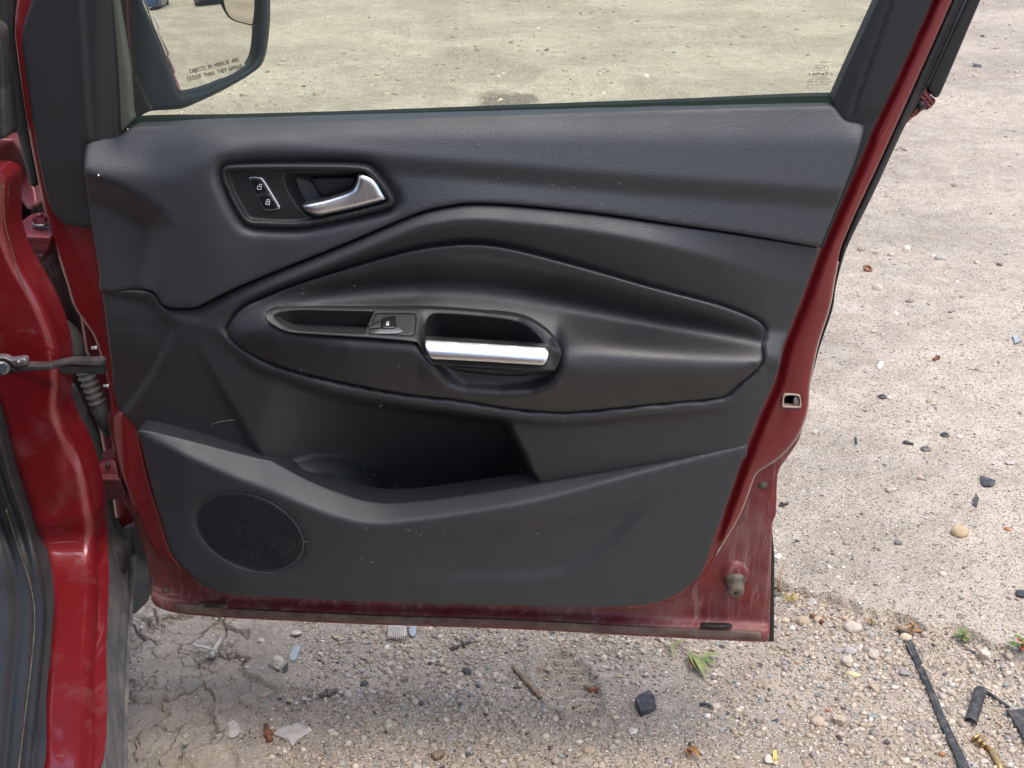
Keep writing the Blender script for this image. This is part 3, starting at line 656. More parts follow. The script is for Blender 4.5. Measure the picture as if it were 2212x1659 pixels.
# ---- middle trim: ledge, left facets, map pocket
LIP = [(488, 738), (508, 754), (550, 786), (612, 810), (712, 841), (860, 867), (987, 884), (1106, 900), (1206, 908), (1256, 906), (1406, 892), (1551, 879), (1580, 869), (1604, 846), (1640, 812), (1656, 786)]
ext = lambda L, yl, yr: [(215, yl), (400, yl + 8)] + list(L) + [(1690, yr), (1790, yr)]
m_prof = profile([
    (SEAM, [(215, 0.016), (380, 0.030), (600, 0.034), (1000, 0.034), (1600, 0.030), (1790, 0.024)]),
    ([(215, 652), (340, 668), (420, 690), (500, 655), (600, 618), (750, 556), (900, 494), (975, 480), (1025, 477), (1106, 482), (1256, 498), (1406, 525), (1556, 562), (1680, 600), (1790, 620)], [(215, 0.018), (380, 0.036), (600, 0.047), (1000, 0.051), (1400, 0.047), (1600, 0.036), (1790, 0.026)]),
    (ext(off(ATOP, -2), 690, 714), [(215, 0.020), (380, 0.038), (470, 0.044), (560, 0.032), (1000, 0.022), (1500, 0.026), (1656, 0.030), (1790, 0.022)]),
    (ext(ABOT, 696, 776), [(215, 0.020), (400, 0.038), (488, 0.046), (560, 0.054), (700, 0.064), (1000, 0.070), (1400, 0.066), (1600, 0.056), (1700, 0.044), (1790, 0.036)]),
    (ext(LIP, 706, 792), [(215, 0.020), (400, 0.038), (488, 0.044), (560, 0.058), (700, 0.070), (1000, 0.074), (1400, 0.068), (1600, 0.057), (1700, 0.044), (1790, 0.036)]),
    (ext(off(LIP, 16), 716, 806), [(215, 0.021), (400, 0.038), (488, 0.042), (560, 0.042), (700, 0.040), (1000, 0.040), (1200, 0.050), (1600, 0.050), (1700, 0.042), (1790, 0.034)]),
    ([(215, 1130), (1790, 1060)], [(215, 0.010), (400, 0.020), (560, 0.030), (1000, 0.034), (1600, 0.036), (1790, 0.030)])], 4)
FACA = [(150, 600), (322, 640), (340, 652), (352, 672), (374, 690), (381, 712), (372, 742), (332, 818), (268, 905), (150, 905)]
lipc = smooth(LIP, 12, False)
arml = smooth(ARM, 8)
def m_h(x, y):
    n = m_prof(x, y) - 0.007 * np.exp(-(np.maximum(-sdf(x, y, arml), 0) / 2.6) ** 2) - 0.010 * sstep(0, 16, sdf(x, y, FACA))
    sC = sstep(-7, 7, side(x, y, (405, 720), (560, 985)))
    n = n - 0.020 * sstep(0, 280, y - 700) * (1 - sC)
    yl = np.interp(x, lipc[:, 0], lipc[:, 1]); below = sstep(0, 18, y - yl - 2)
    wall = sstep(34, 14, side(x, y, (1068, 868), (1166, 1075)) * 1.0 + 22)
    deep = sstep(560, 960, x + 0.25 * (y - 900))
    n = n - 0.165 * below * wall * deep
    e = ((x - 705) / 150) ** 2 + ((y - 1085) / 100) ** 2
    n = n + 0.055 * np.clip(1 - e, 0, 1) ** 0.9 * sstep(560, 650, x)
    e2 = sstep(0, 10, sdf(x, y, [(760, 1200), (790, 1050), (840, 1052), (892, 1060), (894, 1200)]))
    return n + 0.010 * e2
MID = [(p[0], p[1] + 1.5) for p in SEAM] + [(1771, 538), (1731, 645), (1693, 745), (1687, 775), (1681, 800), (1671, 829), (1648, 879), (1616, 956), (1606, 992), (1450, 1030), (1150, 1085), (850, 1122), (740, 1108), (600, 1036), (450, 995), (305, 950), (298, 928), (279, 905), (255, 880), (245, 835), (240, 780), (221, 637)]
panel('middle_trim', MID, m_h, M['mid'], door, 8, 4, 0.003, 0.03, holes=[inset(smooth(ARM, 6), 7)])

# ---- lower trim with its bright upper chamfer and the speaker
LTOP = [(300, 929), (375, 942), (500, 974), (570, 991), (588, 995), (603, 1003), (675, 1040), (750, 1069), (800, 1082), (850, 1085.5), (925, 1079), (1106, 1053), (1306, 1019), (1456, 992), (1606, 960.5), (1615, 958.5)]
LOW = LTOP + [(1606, 985), (1566, 1099), (1536, 1180), (1521, 1225), (1496, 1260), (1446, 1292), (1386, 1307), (1256, 1312), (1106, 1308.5), (800, 1299.5), (500, 1284.5), (450, 1269.5), (420, 1249.5), (395, 1224.5), (380, 1209), (365, 1180), (345, 1109), (325, 1039), (306, 960)]
LST = [(300, 933), (400, 984), (500, 1029), (600, 1069), (700, 1109), (750, 1124), (800, 1132), (850, 1131), (950, 1119), (1106, 1094), (1206, 1072), (1306, 1044), (1456, 1004), (1615, 967)]
l_prof = profile([(LTOP, 0.042), (LST, [(300, 0.043), (400, 0.060), (500, 0.069), (750, 0.074), (1106, 0.070), (1306, 0.060), (1456, 0.051), (1615, 0.045)]),
                  ([(300, 1300), (1106, 1315), (1615, 1315)], [(300, 0.045), (500, 0.058), (1106, 0.058), (1615, 0.040)])], 4)
SPX, SPY, SPA, SPB, SPR = 540.0, 1149.0, 117.0, 85.5, 0.33
def ell(k, n=72, a0=0.0):
    t = np.linspace(0, 2 * math.pi, n, endpoint=False) + a0
    return np.stack([SPX + k * SPA * np.cos(t), SPY + k * SPB * (SPR * np.cos(t) + math.sqrt(1 - SPR ** 2) * np.sin(t))], 1)
DENT = [(700, 1266), (1030, 1267), (1150, 1263), (1225, 1250), (1290, 1218), (1345, 1172), (1400, 1110), (1440, 1060), (1300, 1090), (900, 1160), (700, 1180)]
def l_h(x, y):
    n = l_prof(x, y) - 0.007 * sstep(0, 40, sdf(x, y, DENT)) * sstep(760, 1050, x)
    d = -sdf(x, y, ell(1.0)); return n - 0.0018 * np.exp(-(np.maximum(d, 0) / 12) ** 2)
low = panel('lower_trim', LOW, l_h, M['low'], door, 8, 3.5, 0.003, 0.04, holes=[ell(1.0)])
gr_h = lambda x, y: l_prof(x, y) - 0.0035 + 0.003 * np.clip(1 - (((x - SPX) / SPA) ** 2 + ((y - SPY) / SPB) ** 2), 0, 1)
spk = panel('speaker_grille', ell(1.015), gr_h, M['grille'], low, 9, 3, 0.001, 0.01)
V = []; Fc = []
for k in range(1, 22):
    rk = k / 22.0; cnt = max(6, int(round(2 * math.pi * k * 1.02))); E = ell(rk, cnt, 0.13 * k); E2 = ell(rk + 0.012, cnt, 0.13 * k)
    for (x, y) in E:
        b = len(V); hx, hy = 2.1, 1.5
        for dx, dy, dn in ((-hx, -hy, 0), (hx, -hy, 0), (hx, hy, 0), (-hx, hy, 0), (0, 0, 0.0042)):
            X, Y = x + dx, y + dy; V.append(DP(X, Y, float(gr_h(np.array([X]), np.array([Y]))[0]) + dn))
        Fc += [(b, b + 1, b + 4), (b + 1, b + 2, b + 4), (b + 2, b + 3, b + 4), (b + 3, b, b + 4)]
gb = mesh_obj('grille_studs', V, Fc, M['grille'], spk, False); gb['kind'] = 'stuff'

# ---- inside release: bezel, lock buttons, lever
CUP = q([(1228, 765), (1248, 750), (1400, 748), (1540, 748), (1590, 760), (1648, 845), (1640, 868), (1560, 895), (1400, 934), (1345, 935), (1300, 905), (1255, 840)])
def z_h(x, y):
    d = np.maximum(sdf(x, y, bzl), 0); return 0.0385 + 0.004 * sstep(0, 5, d) - 0.012 * sstep(10.5, 17, d)
rb = panel('release_bezel', BZ, z_h, M['bezel'], door, 5, 3, 0.002, 0.02, holes=[CUP])
cup('lever_cup', CUP, z_h, M['bezel'], rb, 0.024, 0.006, 0.86)
panel('cup_access_cover', q([(1345, 780), (1360, 770), (1500, 768), (1535, 772), (1520, 815), (1400, 850), (1365, 815)]), 0.0105, M['black'], rb, 6, 3, 0.002, 0.004)
LEV = q([(1545, 752, 1), (1577, 752), (1622, 776), (1655, 828), (1671, 861), (1660, 869), (1560, 896), (1400, 931), (1368, 932), (1328, 918), (1304, 890), (1312, 880), (1400, 861), (1480, 836), (1520, 818), (1536, 790)])
levl = smooth(LEV, 5)
def v_h(x, y):
    d = np.maximum(sdf(x, y, levl), 0); return 0.036 + 0.010 * np.sqrt(np.clip(1 - (1 - np.clip(d / 13, 0, 1)) ** 2, 0, 1)) + 0.004 * sstep(760, 660, x)
panel('release_lever', LEV, v_h, M['satin'], rb, 4, 3, 0.003, 0.01)
LK = q([(1074, 770), (1118, 765), (1138, 774), (1175, 832), (1211, 895), (1203, 906), (1152, 912), (1136, 904), (1105, 840)])
B1 = q([(1084, 778), (1118, 773), (1132, 780), (1161, 829, 1), (1111, 839, 1)]); B2 = q([(1115, 847, 1), (1164, 837, 1), (1199, 893), (1152, 903), (1141, 897)])
fl = lambda v: (lambda x, y: z_h(x, y) * 0 + v)
lf = panel('lock_button_frame', LK, fl(0.0335), M['chrome'], rb, 4, 2, 0.0015, 0.006)
for nm, Bq, pth, (cx_, cy_) in (('unlock_button', B1, [[(-4, 6), (4, 6), (4, -0.5), (-4, -0.5), (-4, 6)], [(4, -0.5), (4, -5), (-1.5, -5), (-1.5, -3)]], (560.5, 403)), ('lock_button', B2, [[(-4, 6), (4, 6), (4, -0.5), (-4, -0.5), (-4, 6)], [(-2.8, -0.5), (-2.8, -5), (2.8, -5), (2.8, -0.5)], [(0, 2), (0, 3.8)]], (579, 436))):
    bt = panel(nm, Bq, fl(0.0352), M['gloss'], rb, 4, 2.5, 0.0015, 0.005)
    icon('padlock_symbol', pth, cx_, cy_, 1.0, fl(0.0358), M['white_ink'], bt, 1.15, rad(10))

# ---- red inner sheet of the door
YB = [(300, 1300), (330, 1309), (380, 1324), (500, 1335), (800, 1349), (1106, 1359), (1400, 1375), (1670, 1388)]
base = panel('door', [(243, 885), (243, 960), (262, 1060), (298, 1150), (321, 1230), (326, 1288), (337, 1309), (380, 1324), (500, 1335), (800, 1349), (1106, 1359), (1400, 1375), (1652, 1387), (1661, 1380), (1664, 1300), (1668, 1135), (1676, 1109), (1681, 1022), (1703, 985), (1726, 949), (1738, 900), (1742, 860, 1), (1600, 700), (1200, 700), (700, 700)],
             profile([([(200, 690), (1800, 690)], -0.035), (off(YB, -120), -0.040), (off(YB, -40), -0.040), (off(YB, -28), -0.026), (off(YB, -12), -0.022), (YB, -0.024)], 4), M['red_dust'], door, 11, 6, 0.005, 0.07, holes=[[(560, 860), (1000, 850), (1230, 880), (1300, 990), (1240, 1120), (900, 1150), (640, 1080)]])
door.data = base.data; bpy.data.objects.remove(base, do_unlink=True); base = door
hem = panel('hem_flange', [(p[0], p[1] - 21) for p in YB[2:-1]] + [(1640, 1366), (1640, 1382)] + [(p[0], p[1] - 4) for p in YB[2:-1]][::-1], -0.019, M['hem'], base, 9, 4, 0.004, 0.004)
RB = [(2075, -40), (2057, 0), (2006, 115), (1936, 270), (1886, 380), (1846, 465), (1818, 532), (1810, 565), (1803, 600), (1791, 665), (1766, 745), (1749, 829), (1743, 889), (1721, 944), (1681, 989), (1636, 1019), (1624, 1042), (1598, 1109), (1546, 1199), (1516, 1244), (1446, 1299)]
RSH = RB + [(1330, 1290), (1400, 1000), (1600, 820), (1700, 600), (1790, 400), (1850, 270), (1900, 180), (2000, -40)]
TRIMR = smooth([(2022, -40), (2011, 0), (1930, 180), (1882, 280), (1866, 325), (1773, 535), (1731, 645), (1690, 750), (1671, 829), (1648, 879), (1606, 985), (1566, 1099), (1521, 1225), (1446, 1292)], 14, False)
def r_h(x, y):
    d = dist(x, y, TRIMR, False); s = sdf(x, y, smooth(RSH, 14))
    return -0.016 + 0.010 * sstep(7, 20, d) + 0.003 * sstep(0, 9, s) * sstep(60, 20, s)
rsh = panel('inner_sheet', RSH, r_h, M['red_clean'], door, 8, 5, 0.004, 0.05, holes=[q([(1178, 49), (1238, 51), (1247, 95), (1236, 101), (1174, 98), (1170, 88)], 1106, 829.5)])
V, Fc = tube([DP(p[0], p[1], -0.013) for p in smooth(RB[7:19], 14, False)], 0.0014, 6)
M['sealer'] = mat('body_sealer_bead', (0.42, 0.33, 0.27), 0.7)
mesh_obj('sealer_bead', V, Fc, M['sealer'], rsh)
LA = panel('latch_opening', q([(1170, 52), (1180, 43), (1238, 45), (1246, 55), (1251, 98), (1240, 105), (1172, 102), (1165, 92)], 1106, 829.5), 0.0, M['sealer'], rsh, 4, 2.5, 0.002, 0.01, holes=[q([(1182, 53), (1236, 55), (1243, 92), (1232, 97), (1177, 94), (1175, 88)], 1106, 829.5)])
cup('latch_claw', q([(1182, 53), (1236, 55), (1243, 92), (1232, 97), (1177, 94), (1175, 88)], 1106, 829.5), -0.002, M['gloss'], LA, 0.03, 0, 0.85)
panel('latch_plate', q([(1218, 58), (1234, 58), (1240, 90), (1218, 90)], 1106, 829.5), -0.004, M['steel'], LA, 4, 1.5, 0.001, 0.006)
panel('front_sheet', [(50, -40), (37, 0), (32, 65), (38, 125), (47, 190), (56, 250), (70, 330), (85, 405), (95, 452), (107, 492), (119, 533), (131, 571), (147, 622), (160, 663), (183, 697), (200, 722), (210, 747), (220, 780), (231, 822), (238, 870), (242, 920), (250, 960), (300, 960), (300, 600), (230, 400), (170, 200), (110, -40)], lambda x, y: -0.012 + 0.006 * sstep(70, 110, x) * 0, M['red_clean'], door, 10, 7, 0.006, 0.06)
panel('hinge_flange', [(241, 905), (249, 890), (263, 887), (281, 893), (296, 915), (301, 940), (325, 1040), (347, 1112), (368, 1184), (392, 1226), (372, 1218), (335, 1190), (302, 1120), (266, 1035), (245, 965)], lambda x, y: 0.000 - 0.010 * sstep(275, 240, x), M['red_clean'], door, 8, 7, 0.006, 0.04)
# rubber stop, plugs, drain, dent
def stop(cx, cy, r, L, mat_, nm, tilt=-0.35):
    c = Vector(DP(cx, cy, -0.040)); ax = Vector((0.05, -1, tilt)).normalized()
    P = [c, c + ax * L * 0.35, c + ax * L * 0.8, c + ax * L, c + ax * L * 1.02]; v = tube(P, [r * 1.25, r * 1.08, r * 0.95, r * 0.86, r * 0.5], 18)
    o = mesh_obj(nm, *v, mat_, base); tip = c + ax * L * 1.02
    mesh_obj('stop_core', *tube([tip, tip + ax * 0.0012], [r * 0.28, r * 0.25], 10), M['black'], o); return o
stop(1586, 1246, 0.0135, 0.030, M['rubber'], 'bump_stop')
V, Fc = grid([[Vector(DP(1586 + 36 * rr_ * math.cos(t), 1240 + 32 * rr_ * math.sin(t), -0.041 + 0.012 * (1 - rr_ ** 2))) for t in np.linspace(0, 2 * math.pi, 25)] for rr_ in np.linspace(0, 1, 7)])
mesh_obj('stop_boss', V, Fc, M['red_dust'], base)
panel('plug', q([(820, 1040), (940, 1043), (952, 1050), (945, 1057), (822, 1052), (815, 1046)], 1106, 829.5), -0.017, M['black'], base, 4, 2, 0.002, 0.006)
panel('plug_rib', q([(836, 1045), (928, 1048), (928, 1052), (836, 1049)], 1106, 829.5), -0.0150, M['gloss'], base, 4, 1, 0.001, 0.003)
panel('drain_slot', q([(856, 950), (975, 954), (984, 962), (970, 972), (862, 967), (850, 958)], 0, 829.5), -0.0175, M['hem'], base, 4, 2, 0.002, 0.006)
panel('drain_slot_mouth', q([(880, 956), (955, 959), (955, 967), (880, 964)], 0, 829.5), -0.0160, M['black'], base, 4, 1.5, 0.001, 0.003)
stp = lambda x, y, nm, rr_: mesh_obj(nm, *tube([DP(x, y, -0.042), DP(x, y, -0.037)], [rr_, rr_ * 0.8], 14), M['rubber'], base)
stp(1648, 1045, 'body_plug', 0.008); stp(357, 1276, 'body_plug', 0.006)
panel('outer_cladding', [(1652, 1140, 1), (1667, 1130, 1), (1673, 1200, 1), (1672, 1386, 1), (1640, 1386, 1), (1640, 1300, 1)], -0.050, M['black'], door, 9, 4, 0.003, 0.03)
panel('outer_skin', [(150, 480), (230, 1000), (340, 1290), (800, 1330), (1600, 1355, 1), (1620, 1100), (1680, 960), (1735, 820), (1790, 600), (1830, 420), (1860, 250), (1106, 262), (290, 285), (200, 330)], -0.150, M['red'], door, 22, 8, 0.006, 0.01)

# ---- window: frame trim, seals, pane, markings
GRV = ((1925, 0), (1842, 236))
def p_h(x, y):
    s = -side(x, y, *GRV); return 0.004 - 0.010 * sstep(2, 46, s) - 0.003 * np.exp(-(s / 3.0) ** 2) * sstep(250, 215, y) + 0.003 * sstep(-2, -8, s) * sstep(270, 225, y)
panel('rear_frame_trim', [(1922, -60), (1896, 0), (1800, 213), (1802, 236), (1820, 258), (1832, 266), (1858, 270), (1862, 276), (1850, 330), (1770, 532, 1), (1779, 534), (1790, 505), (1871, 316), (1888, 274), (1934, 178), (2014, 0), (2040, -60)], p_h, M['trim'], door, 7, 4, 0.003, 0.03)
def f_h(x, y):
    d = dist(x, y, np.array([(166, -60), (172, 60), (178, 150), (184, 240), (190, 300)], float), False)
    return 0.006 + 0.005 * np.exp(-(d / 8) ** 2) - 0.010 * sstep(205, 250, x)
panel('front_frame_trim', [(85, -60), (69, 0), (50, 60), (48, 100), (54, 150), (62, 200), (69, 255), (82, 335), (96, 405), (108, 445), (122, 468), (142, 484), (165, 489), (196, 491), (210, 470), (260, 310), (256, 280), (250, 150), (236, 0), (228, -60)], f_h, M['trim'], door, 8, 6, 0.004, 0.03)
panel('upper_frame_trim', [(85, -58, 1), (140, -220), (290, -420), (520, -555), (1100, -590), (1800, -580), (2180, -545), (2250, -500), (2210, -420), (2041, -58, 1), (1921, -58, 1), (2055, -370), (2062, -440), (2010, -476), (1800, -498), (1100, -508), (640, -488), (440, -378), (310, -220), (229, -58, 1)], 0.001, M['trim'], door, 16, 5, 0.004, 0.03)
panel('upper_frame_sheet', [(48, -38, 1), (110, -230), (265, -440), (505, -585), (1100, -620), (1810, -612), (2230, -575), (2310, -500), (2290, -430), (2074, -38, 1), (2005, -38, 1), (2150, -430), (2130, -500), (1800, -545), (1100, -555), (540, -525), (300, -390), (160, -200), (112, -38, 1)], -0.013, M['red_clean'], door, 16, 5, 0.004, 0.05)
sealL = panel('front_door_seal', [(-30, -40), (34, -40), (30, 65), (36, 125), (45, 190), (54, 250), (68, 330), (80, 400), (66, 400), (48, 330), (32, 262), (18, 190), (8, 110), (0, 40)], lambda x, y: -0.030 + 0.006 * np.sin(np.clip((x - 0.15 * y) / 34, 0, 1) * math.pi), M['seal'], door, 8, 5, 0.004, 0.02)
RS = [(2322, -490), (2104, -40), (2086, 0), (2021, 150), (1956, 270), (1886, 420), (1841, 510), (1821, 560), (1806, 620), (1798, 670), (1771, 750), (1752, 822)]
def s_h(x, y):
    d = dist(x, y, np.array(RB[:13], float), False); w = np.clip(d / 26, 0, 1); return -0.020 + 0.006 * np.sin(w * math.pi * 2) * (1 - 0.3 * w)
panel('rear_door_seal', RS + [(1749, 829)] + RB[:12][::-1] + [(2290, -490)], s_h, M['seal'], door, 5, 4, 0.004, 0.02)
oa = panel('outer_frame_cover', [(2330, -440, 1), (2142, -50), (2118, 0), (2030, 205), (2020, 211), (2008, 199), (2005, 184), (2060, 60), (2088, 0), (2110, -50), (2292, -440, 1)], -0.055, M['black'], door, 7, 5, 0.004, 0.01)
panel('outer_frame_sheet', [(2100, -50), (2085, 0), (1996, 190), (1975, 250), (1990, 240), (2010, 206), (2004, 184), (2062, 58), (2100, -30)], -0.062, M['red'], door, 7, 4, 0.004, 0.01)
br = panel('frame_bracket', [(1950, 272), (1983, 211), (1996, 190), (2012, 208), (2021, 215), (2019, 224), (2006, 236), (1992, 239), (1970, 256)], lambda x, y: -0.058 + 0.003 * np.sin(x * 0.5) * np.sin(y * 0.4), M['red_clean'], door, 4, 3, 0.004, 0.015)
mesh_obj('bracket_grommet', *tube([DP(1989, 227, -0.056), DP(1989, 227, -0.049)], [0.0062, 0.0045], 14), M['black'], br)
panel('front_glass_channel', [(226, -60), (231, 0), (245, 150), (247, 240), (250, 292), (286, 262), (284, 240), (277, 150), (253, 0), (246, -60)], -0.018, M['channel'], door, 8, 4, 0.003, 0.012)
BT = [(283, 258), (500, 253), (750, 246), (1106, 233), (1456, 220), (1803, 207)]
beltl = panel('belt_seal', BT + off(BT[::-1], 26), profile([(BT, -0.030), (off(BT, 3.5), -0.026), (off(BT, 5.5), -0.029), (off(BT, 9), -0.020), (off(BT, 26), -0.012)], 1.2), M['beltseal'], door, 6, 2, 0.002, 0.02)
pane = panel('window_pane', [(225, -62), (238, 150), (248, 300), (1106, 262), (1835, 236), (1960, -62), (2080, -400), (2060, -470), (1800, -512), (1100, -522), (640, -502), (430, -390), (300, -230)], -0.031, M['glass'], door, 60, 2, 0.0005, 0.0)
M['etch'] = mat('etched_print', (0.05, 0.055, 0.05), 0.8)
def glass_text(s, cx, cy, hpx, width=None, shear=0.0, bold=0.0, fit=None):
    V, Fc = text_shape(s, hpx, shear, bold); w = np.ptp(V[:, 0])
    kx = (fit / w) if fit else 1.0
    return DP(cx - V[:, 0] * kx, cy - V[:, 1] - V[:, 0] * kx * -0.02, -0.0295), Fc
parts = []
tt = np.linspace(0, 2 * math.pi, 40, endpoint=False)
for a_, b_, in ((16.3, 6.6),):
    o1 = DP(1774.5 + a_ * np.cos(tt), 147 + b_ * np.sin(tt), -0.0295); i1 = DP(1774.5 + (a_ - 0.8) * np.cos(tt), 147 + (b_ - 0.8) * np.sin(tt), -0.0295)
    parts.append((np.concatenate([o1, i1]), [(i, (i + 1) % 40, 40 + (i + 1) % 40, 40 + i) for i in range(40)]))
parts += [glass_text('Ford', 1774.5, 146.5, 6.4, shear=0.35, fit=19), glass_text('Carlite', 1772, 159.5, 6.8, bold=0.02, fit=34), glass_text('©', 1795.8, 160.5, 5.6), glass_text('®', 1748.5, 161, 5.6),
          glass_text('SOLAR TINT', 1771, 166.8, 3.2, fit=32), glass_text('TEMPERED  AS2', 1770, 171.8, 3.2, fit=46), glass_text('DOT 904  28  M505', 1769, 177, 3.2, fit=54), glass_text('CJ54 S21410/1A', 1768.5, 182, 3.2, fit=47),
          glass_text('4', 1798, 188.5, 3.4), glass_text('F', 1744, 188.5, 3.4), glass_text('2', 1765.5, 195, 3.4)]
V, Fc = join(*parts); gm = mesh_obj('pane_marking', V, Fc, M['etch'], pane, False)

# ---- door mirror beyond the pane: convex glass in a dark housing
mc = WY(445, 70, 1.875); dv = Vector((float(mc[0]), float(mc[1]), float(mc[2]) - HC)).normalized(); want = Vector((0.85, 0.28, -0.20)).normalized(); mn = (want - dv).normalized()
def MPf(x, y, n):
    dx, dy, dz = ray(x, y); x = np.asarray(x, float); n = np.asarray(n, float)
    den = mn.x * dx + mn.y * dy + mn.z * dz; t = (n + mn.x * mc[0] + mn.y * mc[1] + mn.z * (mc[2] - HC)) / den
    X, Y = t * dx, t * dy - D0
    return np.stack(np.broadcast_arrays(X * SX + Y * SY, -(X * NX + Y * NY), HC + t * dz), -1)
MG = [(240, -240), (268, -120), (306, 0), (350, 105), (384, 203), (390, 209), (402, 208), (450, 194), (524, 158), (553, 132), (560, 92), (562, 0), (556, -120), (530, -220), (400, -260)]
MH = [(205, -250), (225, -120), (252, -40), (262, 60), (272, 165), (285, 252), (326, 240), (390, 235), (425, 222), (480, 196), (540, 161), (566, 135), (578, 76), (581, 0), (575, -120), (548, -235), (400, -285)]
mgl = smooth(MG, 8)
mrr = lambda x, y: -0.00000045 * ((x - 445) ** 2 + (y - 60) ** 2)
def mh_h(x, y):
    d = -sdf(x, y, mgl); return 0.0012 + 0.003 * sstep(0, 7, d) - 0.030 * sstep(330, 262, x + 0.0 * y)
hous = panel('mirror_housing', MH, mh_h, M['mirrorbase'], door, 8, 7, 0.008, 0.008, holes=[inset(mgl, 1.0)], place=MPf)
mg = panel('mirror_glass', MG, mrr, M['mirror'], hous, 9, 3, 0.0008, 0.004, place=MPf)
SPOT = [(480, 0), (487, 25), (499, 41), (522, 50), (558.5, 53), (561, 0), (556, -110), (534, -200), (500, -190), (482, -90)]
spl = smooth(SPOT, 5)
ring = np.concatenate([MPf(spl[:, 0], spl[:, 1], mrr(spl[:, 0], spl[:, 1]) + 0.0008), MPf(*inset(spl, 2.8).T, mrr(*inset(spl, 2.8).T) + 0.0008)]); k = len(spl)
mesh_obj('spot_mirror_rim', ring, [(i, (i + 1) % k, k + (i + 1) % k, k + i) for i in range(k)], M['ink'], mg)
sp_in = inset(spl, 2.6)
panel('spot_mirror', [tuple(p) for p in sp_in[::3]], lambda x, y: mrr(x, y) + 0.0007 - 0.00000040 * ((x - 520) ** 2 + (y + 60) ** 2) + 0.0052, M['spot'], mg, 8, 2, 0.0004, 0.0, place=MPf)
parts = []
for s, (x0, y0), (x1, y1) in (('OBJECTS  IN  MIRROR  ARE', (410, 155), (516, 129)), ('CLOSER  THAN  THEY  APPEAR', (405, 171.5), (524, 143.5))):
    V, Fc = text_shape(s, 9.0); w = np.ptp(V[:, 0]); V[:, 0] *= math.hypot(x1 - x0, y1 - y0) / w; a_ = math.atan2(y1 - y0, x1 - x0); cx_, cy_ = (x0 + x1) / 2, (y0 + y1) / 2
    X = cx_ + V[:, 0] * math.cos(a_) + V[:, 1] * math.sin(a_); Y = cy_ + V[:, 0] * math.sin(a_) - V[:, 1] * math.cos(a_)
    parts.append((MPf(X, Y, mrr(X, Y) + 0.0003), Fc))
V, Fc = join(*parts); mesh_obj('mirror_warning_print', V, Fc, M['ink'], mg, False)
panel('mirror_cap', [(248, -60), (252, 0), (262, 80), (272, 163), (288, 163), (284, 120), (276, 0), (272, -60)], -0.060, M['cap'], hous, 7, 4, 0.003, 0.02)
panel('mirror_foot', [(274, 168), (284, 252), (300, 246), (326, 238), (318, 215), (300, 172), (292, 162)], -0.062, M['black'], hous, 7, 5, 0.004, 0.02)

# lint, hairs and a scratch caught on the trim
rl = random.Random(12); parts = []
for (cx_, cy_, sx_, sy_, hf, k) in ((810, 1030, 70, 32, m_h, 22), (900, 790, 300, 60, a_h, 8), (900, 1190, 300, 60, l_h, 10), (700, 620, 120, 15, a_h, 6), (1200, 360, 400, 60, u_h, 7)):
    for i in range(k):
        x, y = cx_ + rl.gauss(0, sx_ * 0.6), cy_ + rl.gauss(0, sy_ * 0.6); a = rl.uniform(0, 3.14); L = rl.uniform(3, 11); P = []
        for t in (0, 0.5, 1.0):
            X, Y = x + math.cos(a + 0.7 * t) * L * t, y + math.sin(a + 0.7 * t) * L * t * 0.7; P.append(DP(X, Y, float(hf(np.array([X]), np.array([Y]))[0]) + 0.0006))
        parts.append(tube(P, 0.00022, 4))
P = [DP(x, y, float(m_h(np.array([float(x)]), np.array([float(y)]))[0]) + 0.0002) for x, y in ((456, 917), (475, 911), (495, 908), (510, 907))]
parts.append(tube(P, 0.0003, 4)); V, Fc = join(*parts); lt = mesh_obj('lint', V, Fc, mat('pale_lint', (0.32, 0.31, 0.29), 0.9), door); lt['kind'] = 'stuff'

# ------------------------------------------------------------------ the car the door hangs on: hinge pillar, sill, seals, hinges
body = car
tanv = lambda y: np.tan(TH - np.arctan(-(np.asarray(y, float) - 829.5) / F))
def WB(x, y, n):                     # n = minus the world distance Y; local to the body
    return WY(x, y, -np.asarray(n, float)) - np.array(BO)
def Yz(y, z, ymax): return np.minimum((HC - z) / tanv(y), ymax)
def softmin(a, b, k=0.05):
    h = np.clip(0.5 + 0.5 * (b - a) / k, 0, 1); return b * (1 - h) + a * h - k * h * (1 - h)
M['grit'] = mat('grit_line', (0.11, 0.085, 0.055), 0.9, var=0.6, varscale=60, bump=(300, 0.6, 0.002))
RE = [(14, 380), (18, 440), (20, 500), (40, 560), (75, 620), (105, 680), (125, 740), (133, 790), (133, 840), (132, 885), (146, 925), (165, 960), (190, 1030), (204, 1100), (208, 1150), (213, 1280), (206, 1430), (190, 1720)]
LE = [(68, 1720), (85, 1530), (97, 1405), (102, 1320), (92, 1225), (65, 1125), (30, 1020), (0, 905), (-40, 780), (-40, 380)]
Zr = lambda y: 1.0 - 0.0
def sill_Y(x, y):
    Y = softmin(np.full(np.shape(y), 1.60), (HC - 0.42) / tanv(np.maximum(y, 900)), 0.07)
    return Y
re_l = smooth(RE, 14, False); le_l = smooth(LE, 14, False)
def pil_h(x, y):
    d = dist(x, y, re_l, False); e = dist(x, y, le_l, False)
    Y = sill_Y(x, y) + 0.010 * sstep(26, 0, d) + 0.008 * sstep(22, 0, e)
    Y = Y + 0.004 * sstep(-6, 6, side(x, y, (40, 905), (0, 925)) * 0 + (y - (792 + 0.35 * x))) * sstep(1100, 900, y)
    Y = Y - 0.005 * np.exp(-((y - 1125 + 0.2 * (x - 150)) / 26) ** 2) + 0.006 * np.exp(-(np.hypot(x - 155, (y - 990) * 0.35) / 22) ** 2)
    Y = Y + 0.0012 * fbm(x / 60.0, y / 90.0, 90, 2)
    return -Y
